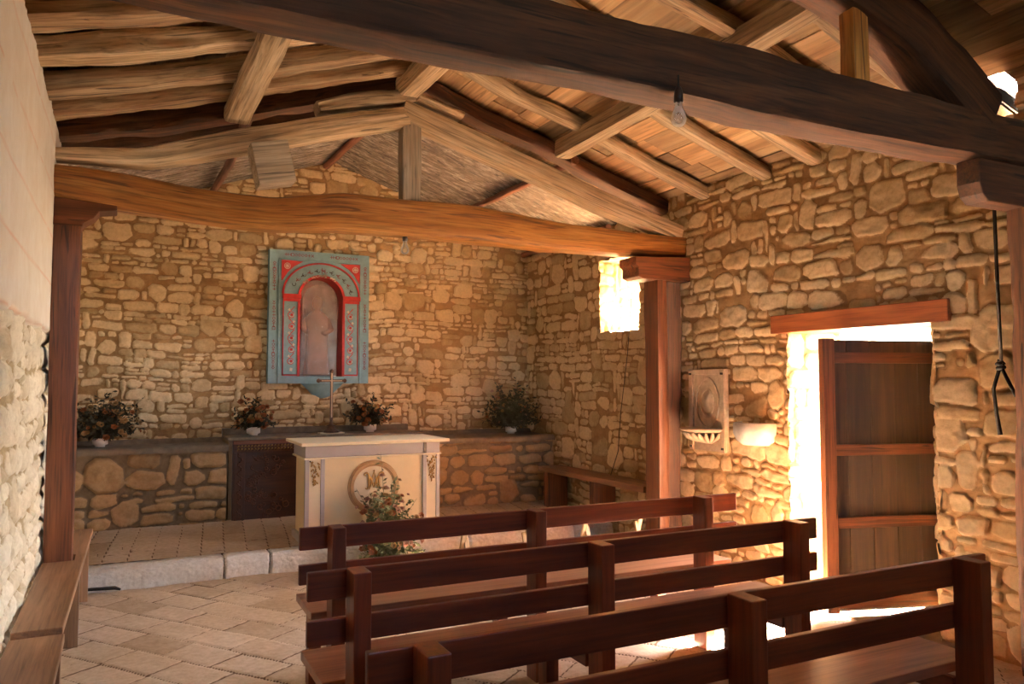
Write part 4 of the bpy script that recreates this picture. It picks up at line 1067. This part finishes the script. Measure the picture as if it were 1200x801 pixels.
def bouquet(label, loc, rw, rh, nb_, seed, cols=(0, 0, 1), leafm=None, pot='bowl', sc=.020, skew=0., group='flower arrangements in white bowls', nl=520, yf=.65, trail=0):
    t = thing('flower_arrangement', label, 'flower arrangement', loc, 0, group)
    mb = MB()
    if pot == 'bowl': prof = [(0, 0), (.042, 0), (.042, .012), (.052, .020), (.066, .024), (.070, .085), (.064, .085), (.060, .03), (0, .03)]; hz = .085
    else: prof = [(0, 0), (.05, 0), (.075, .03), (.082, .09), (.062, .15), (.056, .15), (.07, .09), (0, .02)]; hz = .15
    mb.lathe(prof, n=28); mb.build('bowl', M_POT, t, smooth=True)
    rr = random.Random(seed)
    mb = MB()
    def rp(sh=1.):
        a_ = rr.uniform(0, 2 * math.pi); e = math.asin(rr.uniform(.04, 1))
        d = Vector((math.cos(a_) * math.cos(e) * rw, math.sin(a_) * math.cos(e) * rw * yf, math.sin(e) * rh))
        k = sh * rr.uniform(.75, 1.15) * (1 + .25 * math.sin(a_ * 5 + seed))
        d *= k; d.x += skew * d.z; return Vector((0, 0, hz)) + d
    # a round of leafy sprays: a stem with small leaves
    for i in range(nl // 7):
        tip = rp(rr.uniform(.7, 1.2)); b0 = Vector((rr.uniform(-.03, .03), rr.uniform(-.03, .03), hz - .03))
        if trail and i < trail: tip = Vector((rr.uniform(-1, 1) * rw * 1.1, -rw * .5, hz - .1 * rr.random()))
        mid = b0.lerp(tip, .5) + Vector((0, 0, .03))
        mb.tube([b0, mid, tip], [.003, .0022, .001], 4, False)
        for k in range(22):
            f = .15 + .85 * k / 22; p = b0.lerp(mid, f * 2) if f < .5 else mid.lerp(tip, f * 2 - 1)
            d = Vector((rr.gauss(0, 1), rr.gauss(0, 1), rr.gauss(.25, .8))).normalized()
            l = rr.uniform(.03, .065); w = d.cross(Vector((rr.gauss(0, 1), rr.gauss(0, 1), rr.gauss(0, 1)))).normalized() * l * .21
            n = len(mb.v)
            for q in (p, p + d * l * .5 + w, p + d * l, p + d * l * .5 - w): mb.v.append(tuple(q)); mb.g.append(tuple(q)); mb.t.append(.5)
            mb.f.append((n, n + 1, n + 2, n + 3))
    mb.build('foliage', leafm or M_LEAF, t)
    for i in range(nb_):
        p = rp(.92); p.y -= .01
        o = bpy.data.objects.new('bloom', BL[cols[rr.randrange(len(cols))]]); col.objects.link(o); o.parent = t
        o.location = p; s = 1.45 * sc * rr.uniform(.65, 1.25); o.scale = (s, s, s)
        d = (p - Vector((0, .06, hz + .02))); o.rotation_euler = Vector((d.x, d.y - .1, d.z)).to_track_quat('Z', 'Y').to_euler()
    return t
bouquet('wide dark dried-flower arrangement in a white bowl on the left ledge by the post', (-.18, 8.27, .992), .29, .34, 70, 1, (1, 0, 1), skew=.1, sc=.022, nl=1100)
bouquet('orange flower arrangement in a white bowl on the left end of the back altar', (1.20, 8.26, 1.058), .20, .24, 56, 2, (0, 0, 1), sc=.024, nl=560)
bouquet('orange flower arrangement in a white bowl right of the bronze cross', (2.42, 8.26, 1.058), .24, .28, 66, 3, (0, 0, 1), sc=.024, nl=640)
bouquet('tall dark flower arrangement in a white bowl on the right ledge in the corner', (4.12, 8.22, .992), .30, .46, 50, 4, (0, 1, 2), sc=.017, nl=1500)
bouquet('tall pink and green bouquet in a white vase on the floor before the altar', (2.06, 6.50, .006), .27, .54, 130, 5, (2, 2, 1, 0), M_LEAFG, 'vase', .024, group=None, nl=1200, trail=24)

# ------------------------------------------------------------------ doorway: lintel, leaf
mb = MB(); mb.box(XR - .045, XR + .22, 3.015, 4.47, 1.975, 2.115); t = mb.build('door_lintel', W_LINTEL, bevel=.006); t.rotation_euler = (0, 0, 0)
tag(t, 'varnished red-brown wooden lintel over the bright doorway', 'lintel')
mb = MB(); mb.box(XR + .221, XR + TH - .01, DO0 - .15, D1 + .12, 1.985, 2.10); t = mb.build('door_lintel', W_NEAR, bevel=.006)
tag(t, 'dark outer lintel board deep in the doorway', 'lintel')
hx, hy, ex, ey = 5.14, 3.515, 4.285, 3.79
La = math.hypot(ex - hx, ey - hy)
door = empty('door_1', (hx, hy, .05), math.atan2(ey - hy, ex - hx)); door['kind'] = 'structure'
mb = MB(); n_ = 5
for i in range(n_): mb.box(i * La / n_ + .001, (i + 1) * La / n_ - .002, -.013, .013, 0, 1.84, 2)
mb.build('door_boards', W_DOOR, door, bevel=.002)
for z in (.02, .56, 1.05, 1.68):
    mb = MB(); mb.box(.02, La - .075, .0135, .043, z, z + (.075 if z > .1 else .10)); mb.build('door_ledge', W_POST, door, bevel=.004)
mb = MB(); mb.box(La - .075, La + .012, -.014, .046, -.005, 1.85, 2); mb.build('door_stile', W_POST, door, bevel=.004)
# jamb stones sit in the wall; a rough threshold slab is part of the floor

# window sill slab
mb = MB(); mb.box(XR + .02, XR + TH, W0 - .02, W1 + .02, WZ0 - .06, WZ0 - .021); o = mb.build('window_1', M_ROCKW); o['kind'] = 'structure'
o.data.materials.clear(); o.data.materials.append(M_WHITEW)

# ------------------------------------------------------------------ holy water basin and carved wall font
t = thing('holy_water_basin', 'whitewashed half-round stone basin jutting from the wall left of the doorway', 'basin', (XR - .005, 4.66, 1.10))
mb = MB(); mb.lathe([(0, 0), (.12, 0), (.165, .03), (.185, .09), (.190, .175), (.165, .18), (.14, .12), (0, .10)], n=28, sx=.95, sy=1.05, a0=math.pi / 2, a1=3 * math.pi / 2)
for i, v_ in enumerate(mb.v): 
    k_ = 1 + .03 * math.sin(v_[1] * 43 + v_[2] * 21); mb.v[i] = (v_[0] * k_, v_[1] * k_, v_[2])
mb.build('bowl', M_WHITEW, t, smooth=True)
t = thing('carved_wall_font', 'pale carved stone tablet with a shell shelf hung between post and basin', 'wall font', (XR - .035, 5.20, 1.01))
mb = MB(); mb.box(-.015, .02, -.225, .225, 0, .70); bk = mb.build('tablet', M_CARVE, t, bevel=.006)
mb = MB()
for (y0, y1, z0, z1) in ((-.225, -.175, 0, .70), (.175, .225, 0, .70), (-.174, .174, .655, .70)): mb.box(-.035, -.016, y0, y1, z0, z1)
mb.build('raised_border', M_CARVE, bk, bevel=.004)
mb = MB(); 
for r_, w_, zc, sz in ((.150, .018, .40, 1.5), (.085, .014, .43, 1.5)):
    mb.ring((0, 0), r_, r_ - w_, -.012, .0, 40, 0, 2 * math.pi, sz)
oo = mb.build('oval_relief', M_CARVE, bk, bevel=.003); oo.rotation_euler.z = R(-90); oo.location = (-.016, 0, .41)
mb = MB(); mb.lathe([(0, 0), (.07, 0), (.070, .25 / 2)], n=24); mb.v = [(x * .35, y, z) for x, y, z in mb.v]
mb = MB(); mb.lathe([(0, -.02), (.06, -.015), (.074, .0), (.06, .012), (0, .016)], n=26, sy=1.); oo = mb.build('oval_boss', M_CARVE, bk, smooth=True); oo.rotation_euler.y = R(-90); oo.scale = (1.45, 1, 1); oo.location = (-.016, 0, .42)
mb = MB(); mb.lathe([(0, -.012), (.15, -.012), (.20, .006), (.205, .022), (.16, .026), (0, .018)], n=30, sx=1.25, a0=math.pi / 2, a1=3 * math.pi / 2); mb.build('shelf', M_CARVE, t, smooth=True, loc=(-.016, 0, .175))
mb = MB()
for i in range(11):
    a_ = math.pi / 2 + math.pi * (i + .5) / 11; r0 = .18
    p = (r0 * 1.2 * math.cos(a_), r0 * math.sin(a_))
    mb.tube([(p[0] * 1.02 - .016, p[1] * 1.02, .160), (p[0] * .85 - .016, p[1] * .85, .125), (p[0] * .45 - .016, p[1] * .5, .095), (-.018, p[1] * .3, .07)], [.010, .020, .016, .008], 8)
mb.build('shell_carving', M_CARVE, t, smooth=True)
for (y_, z_) in ((-.2, .66), (.2, .66), (-.2, .03), (.2, .03)):
    mb = MB(); mb.box(-.042, -.034, y_ - .015, y_ + .012, z_ - .008, z_ + .010); mb.build('iron_clamp', M_IRON, bk)

# ------------------------------------------------------------------ cords, bulbs
def bulb(label, x, y, ztop, drop, rad):
    t = thing('hanging_bulb', label, 'light bulb', (x, y, ztop - drop))
    mb = MB(); mb.tube([(0, 0, 0 + drop), (0, 0, .15)], .004, 8); mb.build('cord', M_BLACK, t)
    mb = MB(); mb.lathe([(0, .17), (.010, .165), (.016, .15), (.020, .125), (.020, .10), (0, .10)], n=18); mb.build('socket', M_CAP, t, smooth=True)
    mb = MB(); mb.lathe([(0, 0), (.012, .001), (.024, .008), (.031, .022), (.032, .036), (.027, .055), (.018, .075), (.014, .090), (.014, .102)], n=24)
    gb = mb.build('glass_bulb', M_GLASS, t, smooth=True)
    mb = MB(); mb.tube([(-.008, 0, .09), (-.006, 0, .05), (.006, 0, .05), (.008, 0, .09)], .0012, 5); mb.build('filament', M_IRON, gb)
    return t
bulb('clear light bulb in a black socket hanging from the dark near beam', 2.01, 2.475, 2.86, .215, .03)
bulb('small clear light bulb hanging under the orange beam above the altar', 1.90, 5.60, 2.74, .165, .03)
mb = MB()
pts = [(4.49, 2.72, 3.12), (4.485, 2.70, 2.6), (4.49, 2.70, 2.2), (4.485, 2.69, 1.72)]
mb.tube(pts, .010, 8)
kn = [(4.48 + .010 * math.sin(i), 2.69 + .018 * math.cos(i * 1.7), 1.72 - .004 * i) for i in range(12)]
mb.tube(kn, .012, 8)
lp = [(4.48, 2.69 - .045 * (1 - math.cos(a_)) * .9, 1.68 - .075 + .085 * math.cos(a_) + .0) for a_ in np.linspace(0.2, 5.6, 20)]
mb.tube(lp, .010, 8)
mb.tube([(4.485, 2.70, 1.68), (4.48, 2.735, 1.56), (4.485, 2.725, 1.42), (4.48, 2.705, 1.30)], [.010, .010, .010, .013], 8)
tag(mb.build('bell_rope', M_BLACK, smooth=True), 'knotted black rope hanging down the right wall near the dark post', 'rope')
mb = MB(); mb.tube([(4.505, 6.30, 2.5), (4.505, 6.38, 1.9), (4.50, 6.50, 1.3), (4.505, 6.56, .9), (4.44, 6.6, .658)], .004, 6)
tag(mb.build('electric_wire', M_BLACK, smooth=True), 'thin black wire running down the right wall beside the altar post', 'wire')
mb = MB(); mb.tube([(-.40, 6.71, .05), (-.2, 6.69, .045), (-.02, 6.70, .035), (.02, 6.695, .02)], [.008, .012, .014, .008], 8)  # thin dark tube along the foot of the kerb
tag(mb.build('dark_strip', M_BLACK, smooth=True), 'short dark strip lying at the foot of the white step', 'cable')

# ------------------------------------------------------------------ light: sun and sky through the doorway, the window and the gap
w = bpy.data.worlds.new('sky'); bpy.context.scene.world = w; w.use_nodes = True
nt = w.node_tree; nt.nodes.clear()
out = nt.nodes.new('ShaderNodeOutputWorld')
SUN = Vector((1, .26, .98)).normalized()
sky = nt.nodes.new('ShaderNodeTexSky'); sky.sky_type = 'NISHITA'; sky.sun_disc = False
sky.sun_elevation = math.asin(SUN.z); sky.sun_rotation = math.atan2(SUN.x, SUN.y); sky.dust_density = 2.5; sky.air_density = 1.
SKYF, GND = 5.0, 17.
bg = nt.nodes.new('ShaderNodeBackground'); nt.links.new(sky.outputs[0], bg.inputs[0]); bg.inputs[1].default_value = SKYF
bg2 = nt.nodes.new('ShaderNodeBackground'); bg2.inputs[0].default_value = (1.0, .80, .56, 1); bg2.inputs[1].default_value = GND
geo = nt.nodes.new('ShaderNodeTexCoord'); sep = nt.nodes.new('ShaderNodeSeparateXYZ'); nt.links.new(geo.outputs['Generated'], sep.inputs[0])
mr = nt.nodes.new('ShaderNodeMapRange'); mr.inputs[1].default_value = -.02; mr.inputs[2].default_value = .02; nt.links.new(sep.outputs[2], mr.inputs[0])
mx = nt.nodes.new('ShaderNodeMixShader'); nt.links.new(mr.outputs[0], mx.inputs[0]); nt.links.new(bg2.outputs[0], mx.inputs[1]); nt.links.new(bg.outputs[0], mx.inputs[2])
nt.links.new(mx.outputs[0], out.inputs[0])
sl = bpy.data.lights.new('sun', 'SUN'); sl.energy = 2100.; sl.angle = R(.6); sl.color = (1, .93, .82)
so = bpy.data.objects.new('sun', sl); col.objects.link(so); so.rotation_euler = SUN.to_track_quat('Z', 'Y').to_euler(); so.location = (8, 6, 8)
def portal(loc, sx, sy, toward):
    l = bpy.data.lights.new('portal', 'AREA'); l.shape = 'RECTANGLE'; l.size = sx; l.size_y = sy; l.cycles.is_portal = True
    o = bpy.data.objects.new('portal', l); col.objects.link(o); o.location = loc
    o.rotation_euler = Vector(toward).to_track_quat('-Z', 'Z').to_euler()
portal((XR + TH + .02, (DO0 + D1) / 2, DH / 2), D1 - DO0 + .1, DH + .1, (-1, 0, 0))
portal((XR + TH + .02, (W0 + W1) / 2, (WZ0 + WZ1) / 2), W1 - W0, WZ1 - WZ0, (-1, 0, 0))

# ------------------------------------------------------------------ camera
cam = bpy.data.cameras.new('camera'); cam.sensor_width = 36; cam.lens = 905 / 1200 * 36; cam.clip_start = .02
co = bpy.data.objects.new('camera', cam); col.objects.link(co)
co.location = (0, 0, 1.6); co.rotation_euler = (R(90) + math.atan(47 / 905), 0, R(-26.7))
sc = bpy.context.scene; sc.camera = co
sc.view_settings.view_transform = 'Standard'; sc.view_settings.look = 'None'; sc.view_settings.gamma = 1
sc.view_settings.exposure = .86
sc.cycles.use_denoising = True
sc.cycles.max_bounces = 10; sc.cycles.diffuse_bounces = 3; sc.cycles.glossy_bounces = 3; sc.cycles.transmission_bounces = 6
sc.cycles.sample_clamp_indirect = 12; sc.cycles.caustics_reflective = False; sc.cycles.caustics_refractive = False
